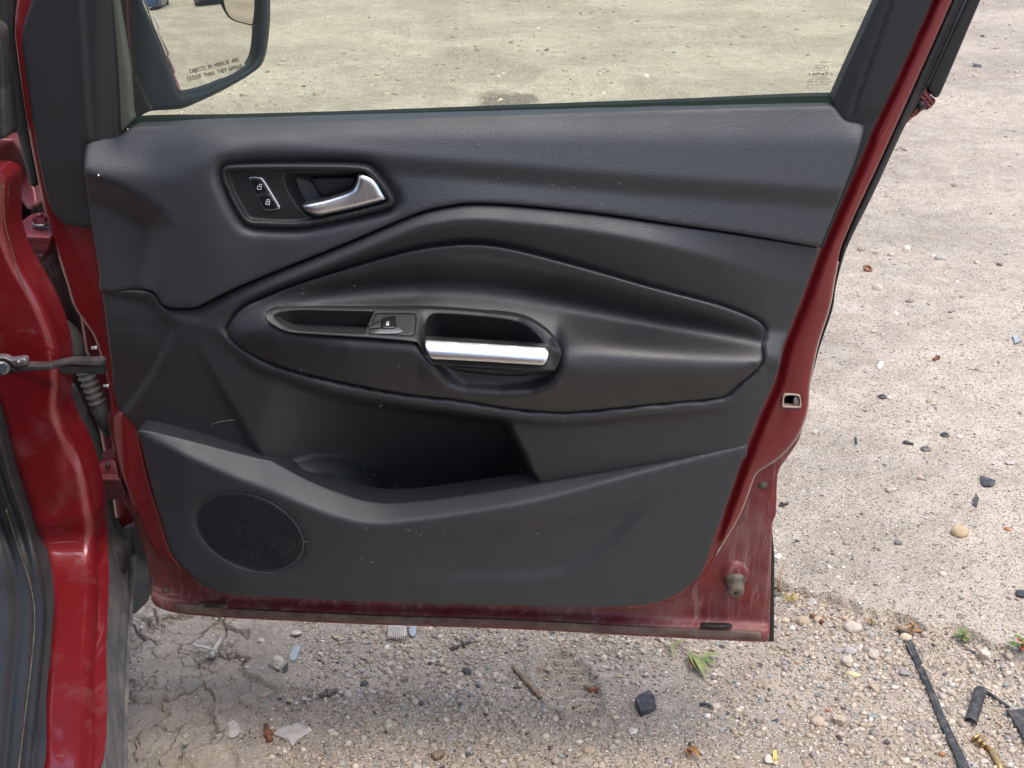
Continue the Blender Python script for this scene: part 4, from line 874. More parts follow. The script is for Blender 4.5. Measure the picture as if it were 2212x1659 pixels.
pil = panel('hinge_pillar_and_sill', RE + LE, pil_h, M['red'], body, 8, 9, 0.010, 0.05, place=WB)
V, Fc = tube([WB(x, y, -1.602 + 0.006 * sstep(600, 300, np.float64(y))) for x, y in smooth([(7, 400), (9, 470), (20, 520), (41, 590), (62, 640), (82, 690), (106, 736)], 10, False)], 0.0007, 6)
mesh_obj('pillar_sealer', V, Fc, M['grit'], pil)
SE = [(-60, 860), (-40, 790), (-2, 905), (28, 1020), (63, 1125), (90, 1225), (100, 1320), (95, 1405), (83, 1530), (66, 1720), (-60, 1720)]
se_l = smooth(SE[1:-1], 10, False)
def seal_h(x, y):
    d = dist(x, y, se_l, False); Y = softmin(np.full(x.shape, 1.585), (HC - 0.432) / tanv(np.maximum(y, 900)), 0.07)
    bulb = 0.010 * np.sin(np.clip(d / 26, 0, 1) * math.pi) + 0.006 * np.exp(-((d - 34) / 4) ** 2) - 0.012 * sstep(44, 60, d) + 0.006 * np.sin(np.clip((d - 62) / 40, 0, 1) * math.pi)
    return -(Y - bulb)
sl_ = panel('sill_seal', SE, seal_h, M['seal'], body, 6, 5, 0.005, 0.03, place=WB)
cr = inset(smooth(SE, 10), 0); 
V, Fc = tube([WB(x - 17, y, -(float(softmin(np.float64(1.585), (HC - 0.432) / tanv(max(y, 900)), 0.07)) - 0.0105)) for x, y in smooth([(30, 1100), (62, 1200), (84, 1270), (92, 1340), (84, 1440), (72, 1540), (50, 1720)], 12, False)], 0.0007, 6)
mesh_obj('grit_in_seal', V, Fc, M['grit'], sl_)
# sill cladding
CLL = [(211, 1140), (214, 1200), (212, 1330), (208, 1430), (214, 1550), (222, 1720)]; CLR = [(284, 1140), (281, 1215), (282, 1290), (277, 1355), (271, 1480), (267, 1600), (264, 1720)]
cll = smooth(CLL, 12, False); clr = smooth(CLR, 12, False)
def cl_t(x, y):
    a = np.interp(y, cll[:, 1], cll[:, 0]); b = np.interp(y, clr[:, 1], clr[:, 0]); return np.clip((x - a) / (b - a), 0, 1)
def cl_h(x, y):
    t = cl_t(x, y); z = 0.395 - 0.10 * t - 0.03 * t * t
    Y = (HC - z) / tanv(y); Y = np.minimum(Y, 1.86 - 0.0002 * (y - 1140))
    return -Y + 0.008 * np.exp(-((t - 0.12) / 0.12) ** 2) - 0.012 * np.exp(-((t - 0.78) / 0.05) ** 2) + 0.006 * np.exp(-((t - 0.92) / 0.06) ** 2) + 0.0015 * fbm(x / 6, y / 25, 93, 2)
panel('sill_cladding', CLL + CLR[::-1], cl_h, M['skirt'], body, 6, 4, 0.004, 0.02, place=WB)
panel('gap_shade_backing', [(150, 1000), (278, 1000), (280, 1215), (268, 1340), (262, 1480), (255, 1720), (150, 1720)], lambda x, y: -np.minimum((HC - 0.17) / tanv(y), 2.02), M['black'], body, 14, 4, 0.004, 0.02, place=WB)  # added black backing sheet, its colour stands in for shade in the gap
for (x, y) in ((203, 1595), (205, 1560)):
    mesh_obj('cladding_clip', *boxm(WB(x, y, -1.30), (0.018, 0.02, 0.007), None, 0.0015), M['grit'] if y > 1580 else M['skirt'], body)
panel('splash_shield', [(262, 1150), (300, 1130), (325, 1150), (330, 1220), (322, 1292), (302, 1316), (288, 1327), (278, 1319), (284, 1285), (276, 1230)], lambda x, y: -1.86 + 0.012 * sstep(282, 292, x) + 0.004 * np.sin(y / 22), M['skirt'], body, 7, 4, 0.004, 0.012, place=WB)
# dark inner fender behind the hinges, with pressed ribs
panel('inner_fender', [(-80, -80), (60, -80), (90, 200), (150, 440), (240, 640), (260, 900), (300, 1100), (330, 1180), (300, 1260), (200, 1260), (120, 1000), (-80, 1000)], lambda x, y: -2.0 + 0.02 * np.exp(-((x - 60 - 0.16 * (y - 600)) / 14) ** 2) + 0.03 * np.exp(-((x - 105 - 0.2 * (y - 600)) / 10) ** 2) + 0.012 * fbm(x / 30, y / 60, 95, 3), M['dark'], body, 11, 6, 0.004, 0.02, place=WB)
panel('fender_edge', [(-60, 270), (8, 296), (30, 300), (60, 345), (82, 440), (60, 452), (20, 400), (-60, 380)], lambda x, y: -1.93 + 0.02 * np.sin((x + y) / 40), M['red_grime'], body, 9, 8, 0.012, 0.03, place=WB)
panel('pillar_cover', [(-40, 60), (-4, 60), (6, 130), (14, 215), (21, 286), (4, 300), (-40, 300)], lambda x, y: -1.70 + 0.004 * np.sin(x / 4), M['grime'], body, 6, 4, 0.004, 0.03, place=WB)
panel('grime_channel', [(134, 850), (150, 850), (196, 955), (226, 1075), (236, 1160), (262, 1205), (250, 1290), (216, 1220), (210, 1130), (196, 1035), (168, 962), (138, 890)], lambda x, y: -1.72 - 0.0 * x + 0.010 * np.sin((x - 0.25 * (y - 850)) / 7), M['grime'], body, 6, 4, 0.004, 0.03, place=WB)
# hinges
e_ = lambda P: q(P, 0, 414.75, 0.125)
uh = panel('upper_hinge', e_([(60, 660), (200, 630), (400, 630), (600, 660), (850, 755), (885, 800), (830, 980), (760, 1080), (700, 1235), (560, 1290), (400, 1300), (230, 1250), (140, 1050), (60, 850)]), lambda x, y: -1.735 + 0.016 * np.sin(np.clip((y - 495) / 80, 0, 1) * math.pi) + 0.010 * np.exp(-((y - 512) / 9) ** 2) - 0.006 * np.exp(-((y - 545) / 5) ** 2), M['red_grime'], body, 4, 5, 0.008, 0.04, place=WB)
panel('hinge_leaf', e_([(360, 575), (380, 520), (440, 468), (580, 440), (790, 450), (850, 640), (860, 700), (800, 712), (620, 660), (440, 600)]), lambda x, y: -1.76 - 0.0016 * (510 - y), M['red_grime'], uh, 4, 3, 0.004, 0.02, place=WB)
c0 = Vector(WB(87, 474, -1.752)); upz = Vector((0, 0, 1))
mesh_obj('hinge_nut', *tube([c0 - upz * 0.004, c0 + upz * 0.004], 0.0100, 6), M['red_grime'], uh, False)
mesh_obj('hinge_washer', *tube([c0 - upz * 0.0075, c0 - upz * 0.0045], 0.0120, 20), M['steel'], uh)
mesh_obj('hinge_pin', *tube([c0 + upz * 0.004, c0 + upz * 0.009], [0.006, 0.005], 12), M['red_grime'], uh)
panel('hinge_post', e_([(80, 345), (140, 318), (195, 350), (190, 640), (130, 650), (60, 655)]), -1.73, M['grime'], uh, 4, 5, 0.006, 0.02, place=WB)
lh = panel('lower_hinge', q([(392, 400), (410, 350), (450, 328), (500, 325), (520, 400), (548, 480), (500, 498), (460, 502), (425, 482)], 0, 829.5), lambda x, y: -1.745 + 0.016 * np.sin(np.clip((y - 990) / 90, 0, 1) * math.pi) + 0.008 * np.exp(-((y - 1036) / 6) ** 2), M['red_grime'], body, 4, 5, 0.008, 0.04, place=WB)
mesh_obj('hinge_rivet', *tube([WB(233, 1003, -1.74), WB(233, 1003, -1.726)], [0.004, 0.003], 10), M['grime'], lh)
# check strap with its bracket and bolt
f_ = lambda P: q(P, 0, 622.1, 0.125)
cs_ = panel('check_strap', f_([(150, 1350), (260, 1360), (440, 1332), (800, 1330), (1000, 1290), (1250, 1242), (1500, 1244), (1765, 1248), (1775, 1335), (1500, 1345), (1250, 1322), (1050, 1360), (850, 1420), (500, 1442), (380, 1432), (250, 1400)]), lambda x, y: -1.556 - 0.0006 * np.maximum(x - 110, 0), M['strap'], body, 4, 3, 0.003, 0.012, place=WB)
panel('strap_side', f_([(1040, 1368), (1250, 1330), (1500, 1352), (1775, 1342), (1790, 1500), (1600, 1470), (1300, 1490), (1060, 1490)]), lambda x, y: -1.564 - 0.0006 * np.maximum(x - 110, 0), M['black'], cs_, 4, 3, 0.003, 0.012, place=WB)
bk = panel('strap_bracket', f_([(-80, 1195), (60, 1190), (120, 1205), (180, 1236), (430, 1216), (452, 1325), (270, 1358), (215, 1330), (140, 1262), (60, 1235), (-80, 1240)]), -1.548, M['steel'], cs_, 4, 3, 0.003, 0.01, place=WB)
mesh_obj('bracket_rivet', *tube([WB(40, 782, -1.547), WB(40, 782, -1.543)], [0.003, 0.002], 10), M['steel'], bk)
panel('strap_mount', f_([(-80, 1250), (60, 1240), (130, 1275), (240, 1380), (330, 1440), (180, 1470), (120, 1510), (-80, 1515)]), -1.552, M['black'], cs_, 4, 4, 0.004, 0.012, place=WB)
mesh_obj('strap_bolt', *tube([WB(5, 795, -1.553), WB(5, 795, -1.538)], 0.0068, 6), M['gloss'], cs_, False)
mesh_obj('bolt_flange', *tube([WB(5, 795, -1.552), WB(5, 795, -1.545)], 0.0092, 20), M['steel'], cs_)
# wiring conduit with collar and bellows
def ft(P, Y): return [WB(x, y, -Y) for x, y in f_(P)]
cd = mesh_obj('wiring_conduit', *tube(ft([(700, 560), (900, 600), (1080, 660), (1210, 770), (1290, 900), (1320, 1020), (1325, 1200)], 1.78), [0.010, 0.0118, 0.012, 0.0122, 0.0122, 0.0122, 0.0135], 18), M['conduit'], body)
M['collar'] = mat('cream_rubber_collar', (0.20, 0.17, 0.13), 0.7, var=0.2)
for dy in (0, 45):
    cc = Vector(ft([(1345, 1190 + dy)], 1.78)[0]); P = [cc + Vector((math.cos(t) * 0.0165, math.sin(t) * 0.010, math.sin(t) * 0.004)) for t in np.linspace(0, 2 * math.pi, 25)]
    mesh_obj('conduit_collar', *tube(P, 0.0022, 8, False), M['collar'], cd)
pts = []; rds = []
for i in range(23):
    t = i / 22; x, y = 183 + 28 * t, 800 + 72 * t; pts.append(WB(x, y, -1.76)); rds.append(0.0135 if i % 4 < 2 else 0.0100)
bel = mesh_obj('conduit_bellows', *tube(pts, rds, 18), M['conduit'], cd)
mesh_obj('conduit_boot', *tube([WB(210, 868, -1.762), WB(222, 905, -1.765), WB(236, 935, -1.77)], [0.0135, 0.0120, 0.0085], 16), M['grime'], cd)
mesh_obj('wire_loom', *tube(ft([(420, 60), (520, 170), (640, 240), (740, 320), (790, 430), (860, 560)], 1.82), 0.0055, 8), M['grime'], body)
mesh_obj('wire_clip', *tube(ft([(400, -170), (470, -80), (560, -20), (480, 60), (420, 120)], 1.85), [0.010, 0.007, 0.006, 0.008, 0.010], 10), M['red_grime'], body)
# two bright studs on the door's front edge
for x, y in ((205, 751.5), (230.5, 834)):
    a = Vector(DP(x + 5, y, -0.012)); d = Vector((-1, 0, 0))
    s_ = mesh_obj('zinc_stud', *tube([a, a + d * 0.003, a + d * 0.0032, a + d * 0.008], [0.0032, 0.0032, 0.0026, 0.0026], 10), M['zinc'], door)
# the rest of the car, along the left of the place where one stands: it shades and reflects
CA = Vector((-0.634, 1.59, 0)); cr_ = Vector((0.281, -0.96, 0)).normalized(); co_ = Vector((0.96, 0.281, 0)).normalized()
def CP(l, w, z): return CA + cr_ * l + co_ * w + Vector((0, 0, z)) - BO
def loft(name, ls, sec, mat_, wf=lambda l, w, z: (w, z)):
    P = [[CP(l, *wf(l, w, z)) for w, z in sec] for l in ls]; return mesh_obj(name, *grid(P), mat_, body)
SEC = [(-0.02, 0.40), (0.02, 0.46), (0.05, 0.60), (0.068, 0.76), (0.06, 0.90), (0.03, 1.00), (0.012, 1.06)]
rd_ = loft('rear_door', np.linspace(1.11, 2.08, 9), SEC, M['red'])
M['carglass'] = mat('dark_car_glass', (0.012, 0.015, 0.014), 0.06, spec=0.6)
loft('rear_window', np.linspace(1.16, 2.02, 6), [(0.004, 1.065), (-0.05, 1.22), (-0.11, 1.38), (-0.165, 1.50)], M['carglass'])
loft('centre_pillar', np.linspace(1.02, 1.15, 3), [(-0.04, 0.46), (-0.01, 0.80), (-0.005, 1.06), (-0.055, 1.22), (-0.115, 1.38), (-0.17, 1.51)], M['trim'])
loft('rear_quarter', np.linspace(2.085, 3.05, 9), [(0.02, 0.62), (0.055, 0.76), (0.05, 0.90), (0.02, 1.02), (0.0, 1.08), (-0.10, 1.34), (-0.18, 1.52)], M['red'], lambda l, w, z: (w - 0.10 * max(0, l - 2.5) ** 2, z))
loft('roof', np.linspace(0.15, 3.0, 14), [(-0.165, 1.505), (-0.20, 1.56), (-0.28, 1.60), (-0.5, 1.635), (-0.9, 1.65), (-1.3, 1.63), (-1.6, 1.55)], M['red'], lambda l, w, z: (w, z - 0.05 * ((l - 1.5) / 1.5) ** 2))
loft('cabin_floor', np.linspace(0.0, 2.1, 4), [(-0.06, 0.40), (-0.12, 0.36), (-0.8, 0.35), (-1.5, 0.38), (-1.62, 0.9), (-1.68, 1.2)], M['black'])
loft('front_seat', np.linspace(0.42, 1.12, 9), [(-0.22, 0.38), (-0.20, 0.52), (-0.26, 0.60), (-0.36, 0.58), (-0.56, 0.575), (-0.66, 0.60), (-0.72, 0.52), (-0.70, 0.38)], M['mid'], lambda l, w, z: (w, z + 0.62 * max(0.0, (l - 0.88) / 0.24) ** 0.7 if z > 0.5 else z))

# ------------------------------------------------------------------ loose things on the ground
def scale_at(x, y):
    X, Y = G(x, y); return (Y * CT + HC * ST) / F        # metres per picture unit there
SM = {}
def smat(c, rough=0.85):
    k = tuple(round(v, 3) for v in c) + (rough,)
    if k not in SM: SM[k] = stone_mat('stone_' + str(len(SM)), False, c, rough, 90)
    return SM[k]
TAN, CREAM, GREY, PALE, DARK, WHITE = (0.44, 0.36, 0.26), (0.56, 0.48, 0.35), (0.36, 0.34, 0.33), (0.50, 0.45, 0.38), (0.13, 0.125, 0.125), (0.70, 0.67, 0.62)
def ground_at(x, y, up=0.0):
    X, Y = G(x, y)
    X, Y = G(x, y, gh(X, Y) + up)
    return X, Y, gh(X, Y) + up
def rock_mesh(name, R, seed, ang, flat, asp):
    V0, F0 = ICO3 if R > 0.006 else ICO2; r = np.random.default_rng(seed); V = V0.copy()
    for k in range(int(8 + 10 * ang)):                         # chip facets off a ball
        d = r.normal(size=3); d /= np.linalg.norm(d); c = r.uniform(0.45, 0.85) if ang > 0.4 else r.uniform(0.75, 0.95)
        s = V @ d; V = V - np.outer(np.maximum(s - c, 0) * 0.92, d)
    V = V * (1 + 0.05 * r.normal(size=(len(V), 1)) * ang)
    V = V * np.array((1.0, asp, flat)) * R
    me = fast_mesh(name, V, F0, smat(TAN), ang < 0.5); me.materials.clear(); return me
def stone(label, x, y, w, col=TAN, ang=0.6, flat=0.65, asp=0.85, rot=0.0, group=None, name='stone', cat='stone', rough=0.85):
    R = w * 0.5 * scale_at(x, y); me = rock_mesh(name, R, int(x * 7 + y), ang, flat, asp); me.materials.append(smat(col, rough))
    o = bpy.data.objects.new(name, me); X, Y, Z = ground_at(x, y + w * 0.2); o.location = (X, Y, Z + R * flat * 0.45); o.rotation_euler = (0.1 * ang, 0.12 * ang, rot)
    return tag(link(o), label, cat, group)
def plate(name, label, cat, pts, mat_, th=0.003, lift=0.002, curl=0.0, tilt=0.0, parent=None, step=5, group=None):
    """thin flat piece lying on the ground, outline in picture points"""
    L = smooth(pts, step); W = np.array([ground_at(px, py)[:2] for px, py in L]); c = W.mean(0); D_ = W - c; w = np.ptp(D_, axis=0).max() + 1e-6
    zc = gh(c[0], c[1]); gz = np.maximum(gh(W[:, 0], W[:, 1]) - zc, -0.004) * 0.5 + lift + curl * (D_[:, 0] / w * 2) ** 2 + tilt * D_[:, 1] / w
    k = len(L); top = np.column_stack([D_, gz + th]); bot = np.column_stack([D_, gz]); rim = np.column_stack([D_ * 0.96, gz + th])
    top[:, 2] -= th * 0.35
    ctr = np.array([[0, 0, float(gz.mean()) + th], [0, 0, float(gz.mean())]])
    V = np.concatenate([top, bot, rim, ctr]); Fc = []
    for i in range(k):
        j = (i + 1) % k; Fc += [(i, j, k + j, k + i), (2 * k + i, 2 * k + j, j, i), (2 * k + j, 2 * k + i, 3 * k), (k + i, k + j, 3 * k + 1)]
    o = mesh_obj(name, V, Fc, mat_, parent, False)
    if parent is None: o.location = (c[0], c[1], zc); tag(o, label, cat, group)
    return o
M['blackbit'] = mat('dusty_black_plastic', (0.026, 0.027, 0.030), 0.55, dust=(70, 0.45, 0.85), dustcol=(0.16, 0.14, 0.12), bump=(200, 0.4, 0.001))
M['bluegrey'] = mat('blue_grey_flake', (0.30, 0.34, 0.38), 0.5, var=0.2, varscale=60)
M['rust'] = mat('rusty_steel', (0.20, 0.085, 0.045), 0.8, 0.2, var=0.45, varscale=160, bump=(400, 0.5, 0.001))
M['oldsteel'] = mat('dull_old_steel', (0.17, 0.15, 0.135), 0.6, 0.5, var=0.35, varscale=120, bump=(400, 0.4, 0.0008))
M['brass'] = mat('brass_coloured_metal', (0.50, 0.33, 0.14), 0.38, 0.85, var=0.3, varscale=60)
M['paleplastic'] = mat('dusty_pale_plastic', (0.46, 0.42, 0.37), 0.6, var=0.2, varscale=70)
M['whitebit'] = mat('white_plastic_bit', (0.80, 0.79, 0.76), 0.5)
M['yellowbit'] = mat('yellow_plastic_bit', (0.58, 0.45, 0.12), 0.5)
M['wood'] = mat('weathered_stick', (0.24, 0.17, 0.11), 0.85, var=0.35, varscale=120, bump=(250, 0.7, 0.002))
M['leaf'] = mat('wilting_leaf', (0.20, 0.215, 0.07), 0.55, var=0.35, varscale=70)
M['leaf2'] = mat('fresh_leaf', (0.10, 0.17, 0.03), 0.5, var=0.3, varscale=90)
M['dryleaf'] = mat('dry_leaf', (0.33, 0.17, 0.06), 0.7, var=0.4, varscale=90)
M['redleaf'] = mat('red_leaf', (0.42, 0.035, 0.03), 0.6, var=0.3, varscale=90)
M['moss'] = mat('yellow_moss', (0.36, 0.27, 0.06), 0.9, var=0.5, varscale=150)
M['tealglass'] = mat('teal_glass_crumb', (0.21, 0.265, 0.245), 0.35, spec=0.4, var=0.25, varscale=200)
M['stalk'] = mat('straw_stalk', (0.42, 0.24, 0.10), 0.8)

def rod(name, label, cat, p0, p1, rpx, mat_, collars=(), seg=12, knob=None, group=None, lift=None):
    """bolt, stick or clip lying on the ground between two picture points; collars = (place 0..1, radius factor, length factor)"""
    s = scale_at(*p0); r = rpx * s; A = Vector(ground_at(*p0, up=r)); B = Vector(ground_at(*p1, up=r)); D_ = B - A; L = D_.length
    root = empty(name, label, cat, A, 0, group) if collars else None
    z = Vector((0, 0, 0))
    v = tube([z, D_ * 0.5 + Vector((0, 0, r * 0.2)), D_], [r, r, r * 0.85], seg)
    if not collars:
        o = mesh_obj(name, *v, mat_); o.location = A; return tag(o, label, cat, group)
    mesh_obj('shank', *v, mat_, root)
    for (t, kf, lf, sg) in collars:
        c = D_ * t; u = D_.normalized() * r * lf * 0.5
        mesh_obj('collar' if sg > 8 else 'head', *tube([c - u, c + u], r * kf, sg), mat_, root, sg > 8)
    return root
def disc(name, label, cat, x, y, w, mat_, hole=0.35, tilt=(0.0, 0.0), th=0.3, dome=0.2):
    R = w * 0.5 * scale_at(x, y); prof = [(hole, 0.0), (hole, th), (0.62, th + dome), (0.85, th * 0.9), (1.0, th * 0.5), (1.0, 0.0)]
    if hole == 0: prof[0] = (0.02, 0.0); prof[1] = (0.02, th + dome * 1.3)
    sg = 24; V = []; Fc = []
    for k in range(sg):
        a = 2 * math.pi * k / sg
        V += [(math.cos(a) * p * R, math.sin(a) * p * R, h * R) for p, h in prof]
    m_ = len(prof)
    for k in range(sg):
        for i in range(m_): Fc.append((k * m_ + i, ((k + 1) % sg) * m_ + i, ((k + 1) % sg) * m_ + (i + 1) % m_, k * m_ + (i + 1) % m_))
    o = mesh_obj(name, V, Fc, mat_); X, Y, Z = ground_at(x, y); o.location = (X, Y, Z + 0.001 + abs(math.sin(tilt[0])) * R * 0.6); o.rotation_euler = (tilt[0], tilt[1], 0.3)
    return tag(o, label, cat)

# stones one can tell apart
stone('pale blocky stone beside the blue-grey flake under the door', 598, 1436, 42, PALE, 0.9, 0.8)
stone('pale angular stone lying alone on the fine gravel past the torn grey sheet', 838, 1560, 38, PALE, 0.9, 0.7)
stone('white sharp-edged stone below the black plastic chunk', 1367, 1578, 36, (0.62, 0.58, 0.55), 1.0, 0.6, 0.7, 0.6)
stone('large speckled square stone below the slab edge between two green sprouts', 2126, 1412, 40, (0.62, 0.56, 0.47), 1.0, 0.95)
stone('tan round stone lying on the slab beside a grey pebble', 2073, 1146, 39, (0.52, 0.40, 0.26), 0.15, 0.75)
stone('grey angular pebble next to the tan round stone on the slab', 2103, 1131, 22, (0.48, 0.45, 0.42), 0.8)
stone('orange brick chip lying on the slab', 2177, 1141, 19, (0.46, 0.20, 0.10), 0.5, 0.5, 0.6, name='brick_chip', cat='brick chip')
stone('dark pitted lump of rock on the slab', 1940, 1171, 24, (0.20, 0.19, 0.19), 1.0)
stone('white chalky rock beside the door bottom corner on the slab', 1681, 1201, 25, WHITE, 0.9)
stone('small white oval bean-shaped pebble next to the black disc', 2073, 943, 14, (0.75, 0.68, 0.62), 0.05)
stone('cream knobbly stone on the slab below the metal disc', 1988, 1031, 24, (0.60, 0.51, 0.35), 0.7, 0.6, 0.6)
stone('grey crumbly rock pair lump on the slab above the large black flake', 2180, 999, 22, (0.45, 0.42, 0.39), 1.0)
stone('grey-white rock at the broken slab corner beside the door', 1757, 1281, 26, (0.44, 0.42, 0.41), 0.9, 0.8)
stone('round tan cobble at the foot of the slab edge', 1735, 1340, 34, TAN, 0.2, 0.75, 0.9)
stone('squarish cream stone touching the tan cobble at the slab edge', 1764, 1338, 24, CREAM, 0.9, 0.8)
stone('pale rounded stone near the teal glass lump', 1842, 1352, 40, (0.50, 0.45, 0.38), 0.4, 0.6)
stone('cream rounded stone beside the tip of the long black strip', 1955, 1377, 26, CREAM, 0.35, 0.9)
stone('dark grey stone next to the long black strip', 1954, 1451, 30, (0.30, 0.29, 0.29), 0.8)
stone('long cream stone lying flat in the dirt', 1842, 1454, 32, (0.66, 0.57, 0.36), 0.4, 0.5, 0.45, -0.3)
stone('pale rounded stone above the long cream stone', 1830, 1426, 30, PALE, 0.35, 0.7)
stone('grey round cobble with a small grey neighbour near the door corner', 1835, 1404, 32, (0.40, 0.37, 0.36), 0.3, 0.7)
stone('small grey pebble leaning on the grey cobble', 1808, 1405, 18, (0.36, 0.34, 0.33), 0.3)
stone('white-spotted blocky stone at the left of the long black strip', 1890, 1410, 32, PALE, 0.9, 0.7)
stone('big tan block with sharp corners in the gravel', 1812, 1552, 48, (0.46, 0.38, 0.30), 1.0, 0.75)
stone('rounded tan stone beside the big tan block', 1766, 1557, 32, (0.48, 0.40, 0.31), 0.4, 0.75)
stone('pure white chip lying in the gravel', 1881, 1553, 17, (0.82, 0.80, 0.76), 0.7, 0.5, 0.6, 0.8)
stone('pale speckled stone touching a yellow plastic bit', 1659, 1640, 30, (0.52, 0.48, 0.43), 0.7, 0.8)
stone('white pebble at the foot of the slab edge near the door corner', 1712, 1355, 16, WHITE, 0.5)
stone('tan oval pebble near the door corner', 1696, 1339, 20, CREAM, 0.2, 0.7, 0.7)
stone('flat dark oval pebble far out on the slab', 1965, 650, 20, (0.24, 0.21, 0.18), 0.2, 0.4, 0.6)
stone('dark slate pebble on the slab near the door frame bracket', 1818, 280, 17, (0.16, 0.17, 0.18), 0.4, 0.4, 0.6)
stone('grey block lying far out on the slab beyond the frame', 2110, 139, 26, (0.22, 0.23, 0.24), 0.8, 0.5, 0.6)
stone('cream shard of stone beside the torn leafy twig', 1330, 1548, 16, CREAM, 0.9)
stone('pale triangular stone chip left of the washer', 566, 1384, 22, PALE, 1.0, 0.4, 0.8)
stone('elongated grey stone beside the plastic fir clip', 732, 1513, 24, (0.42, 0.38, 0.33), 0.6, 0.6, 0.5, 1.2)
stone('tan stone half sunk in mud left of the fir clip', 572, 1497, 28, (0.40, 0.34, 0.27), 0.6, 0.5, 0.6, 0.7)
stone('pale stone block in the last visible dirt below the black strip', 2125, 1642, 22, (0.55, 0.50, 0.44), 0.8)
stone('grey flat stone touching the end of the black strip', 2098, 1652, 30, (0.36, 0.34, 0.33), 0.7, 0.5)
stone('teal lump of broken glass at the slab edge', 1835, 1347 - 4, 22, (0.30, 0.48, 0.45), 0.9, 0.5, 0.8, name='glass_lump', cat='glass', rough=0.3)

# black plastic litter
strip = [(1938, 1362), (1944, 1364), (1962, 1386), (1984, 1440), (2006, 1490), (2032, 1554), (2052, 1598), (2074, 1645), (2096, 1700)]
wd = [2, 4, 9, 13, 14, 15, 16, 18, 20]
S_ = [(x - w * 0.5, y + w * 0.15) for (x, y), w in zip(strip, wd)] + [(x + w * 0.5, y - w * 0.15) for (x, y), w in zip(strip, wd)][::-1]
plate('plastic_strip', 'long tapering black plastic strip lying from the slab edge out of the picture', 'strip', S_, M['blackbit'], 0.004, 0.004, step=9)
def gutter(name, label, p0, p1, rpx, a0, a1, mat_):
    s = scale_at(*p0); r = rpx * s; A = Vector(ground_at(*p0, up=r * 0.7)); B = Vector(ground_at(*p1, up=r * 0.7)); D_ = B - A; t = D_.normalized(); sd = t.cross(Vector((0, 0, 1))).normalized(); u = Vector((0, 0, 1))
    P = [[D_ * k + (sd * math.cos(a) + u * math.sin(a)) * rr_ for rr_, a in [(r, a) for a in np.linspace(a0, a1, 12)] + [(r * 0.82, a) for a in np.linspace(a1, a0, 12)]] for k in (0, 0.5, 1)]
    V, Fc = grid(P); o = mesh_obj(name, V, Fc, mat_); o.location = A; return tag(o, label, 'plastic piece')
gutter('plastic_channel_piece', 'short black half-tube piece of plastic near the brass bracket', (2118, 1492), (2096, 1560), 13, -0.4, 3.3, M['blackbit'])
o = rod('rubber_strip', 'thin curved black rubber strip above the half-tube piece', 'strip', (2117, 1486), (2180, 1528), 4.0, M['blackbit'])
plate('plastic_corner_piece', 'flat black plastic corner plate at the right of the half-tube piece', 'plastic piece', [(2172, 1541, 1), (2216, 1538, 1), (2260, 1540, 1), (2260, 1660, 1), (2222, 1632, 1), (2200, 1588)], M['blackbit'], 0.004, 0.006)
plate('plastic_chunk', 'black crumpled plastic chunk lying in the dirt below the leafy twig', 'plastic piece', [(1371, 1526, 1), (1380, 1515), (1402, 1508, 1), (1414, 1522), (1416, 1536, 1), (1394, 1546), (1385, 1549, 1)], M['blackbit'], 0.012, 0.002, 0.006, 0.006)
plate('plastic_flake', 'large dark grey plastic flake on the slab', 'plastic flake', [(2115, 1035, 1), (2132, 1038), (2150, 1044, 1), (2145, 1054), (2138, 1056, 1), (2122, 1052)], M['blackbit'], 0.003, 0.003)
plate('plastic_flake', 'small upright diamond-shaped dark flake on the slab', 'plastic flake', [(2106, 1073, 1), (2114, 1082, 1), (2109, 1098, 1), (2100, 1090, 1)], M['blackbit'], 0.003, 0.003, 0, 0.01)
plate('plastic_flake', 'dark ragged flake on the slab near the green sprouts', 'plastic flake', [(2192, 1282, 1), (2205, 1277), (2222, 1280, 1), (2222, 1292, 1), (2200, 1291)], M['blackbit'], 0.003, 0.003)
plate('plastic_flake', 'grey slate-like flake far out on the slab', 'plastic flake', [(2186, 727, 1), (2196, 731), (2203, 740, 1), (2192, 744, 1)], M['bluegrey'], 0.003, 0.003)
plate('plastic_sliver', 'thin curved black sliver in the dirt right of the plastic chunk', 'plastic sliver', [(1510, 1525), (1524, 1523), (1540, 1531), (1541, 1534), (1524, 1527), (1511, 1528)], M['blackbit'], 0.002, 0.004)
rod('push_clip', 'black plastic push clip on the slab beside the door edge', 'clip', (1684, 1092), (1703, 1086), 2.6, M['blackbit'], ((0.25, 2.6, 1.0, 14),))
rod('push_clip', 'forked black plastic clip on the slab left of the metal disc', 'clip', (1952, 954), (1973, 960), 3.2, M['blackbit'], ((0.3, 1.5, 2.2, 10),))
rod('tube_end', 'tiny black tube end lying on the slab', 'clip', (1848, 946), (1850, 957), 2.6, M['blackbit'])
disc('rubber_grommet', 'round black disc with a hole near the white skid mark on the slab', 'grommet', 1905, 859, 19, M['blackbit'], 0.25)
disc('rubber_grommet', 'round black disc with a hole next to the white oval pebble', 'grommet', 2041, 941, 20, M['blackbit'], 0.22)
disc('metal_washer', 'shiny domed metal washer on the slab beside the forked clip', 'washer', 1999, 974, 22, M['oldsteel'], 0.2)
disc('rubber_grommet', 'grey rubber ring half hidden behind the door corner', 'grommet', 1676, 1281, 26, M['skirt'], 0.5, (0.3, 0.0))
disc('plastic_washer', 'pale grey round washer lying flat under the door', 'washer', 640, 1373, 25, M['paleplastic'], 0.22, (-0.35, 0.0))
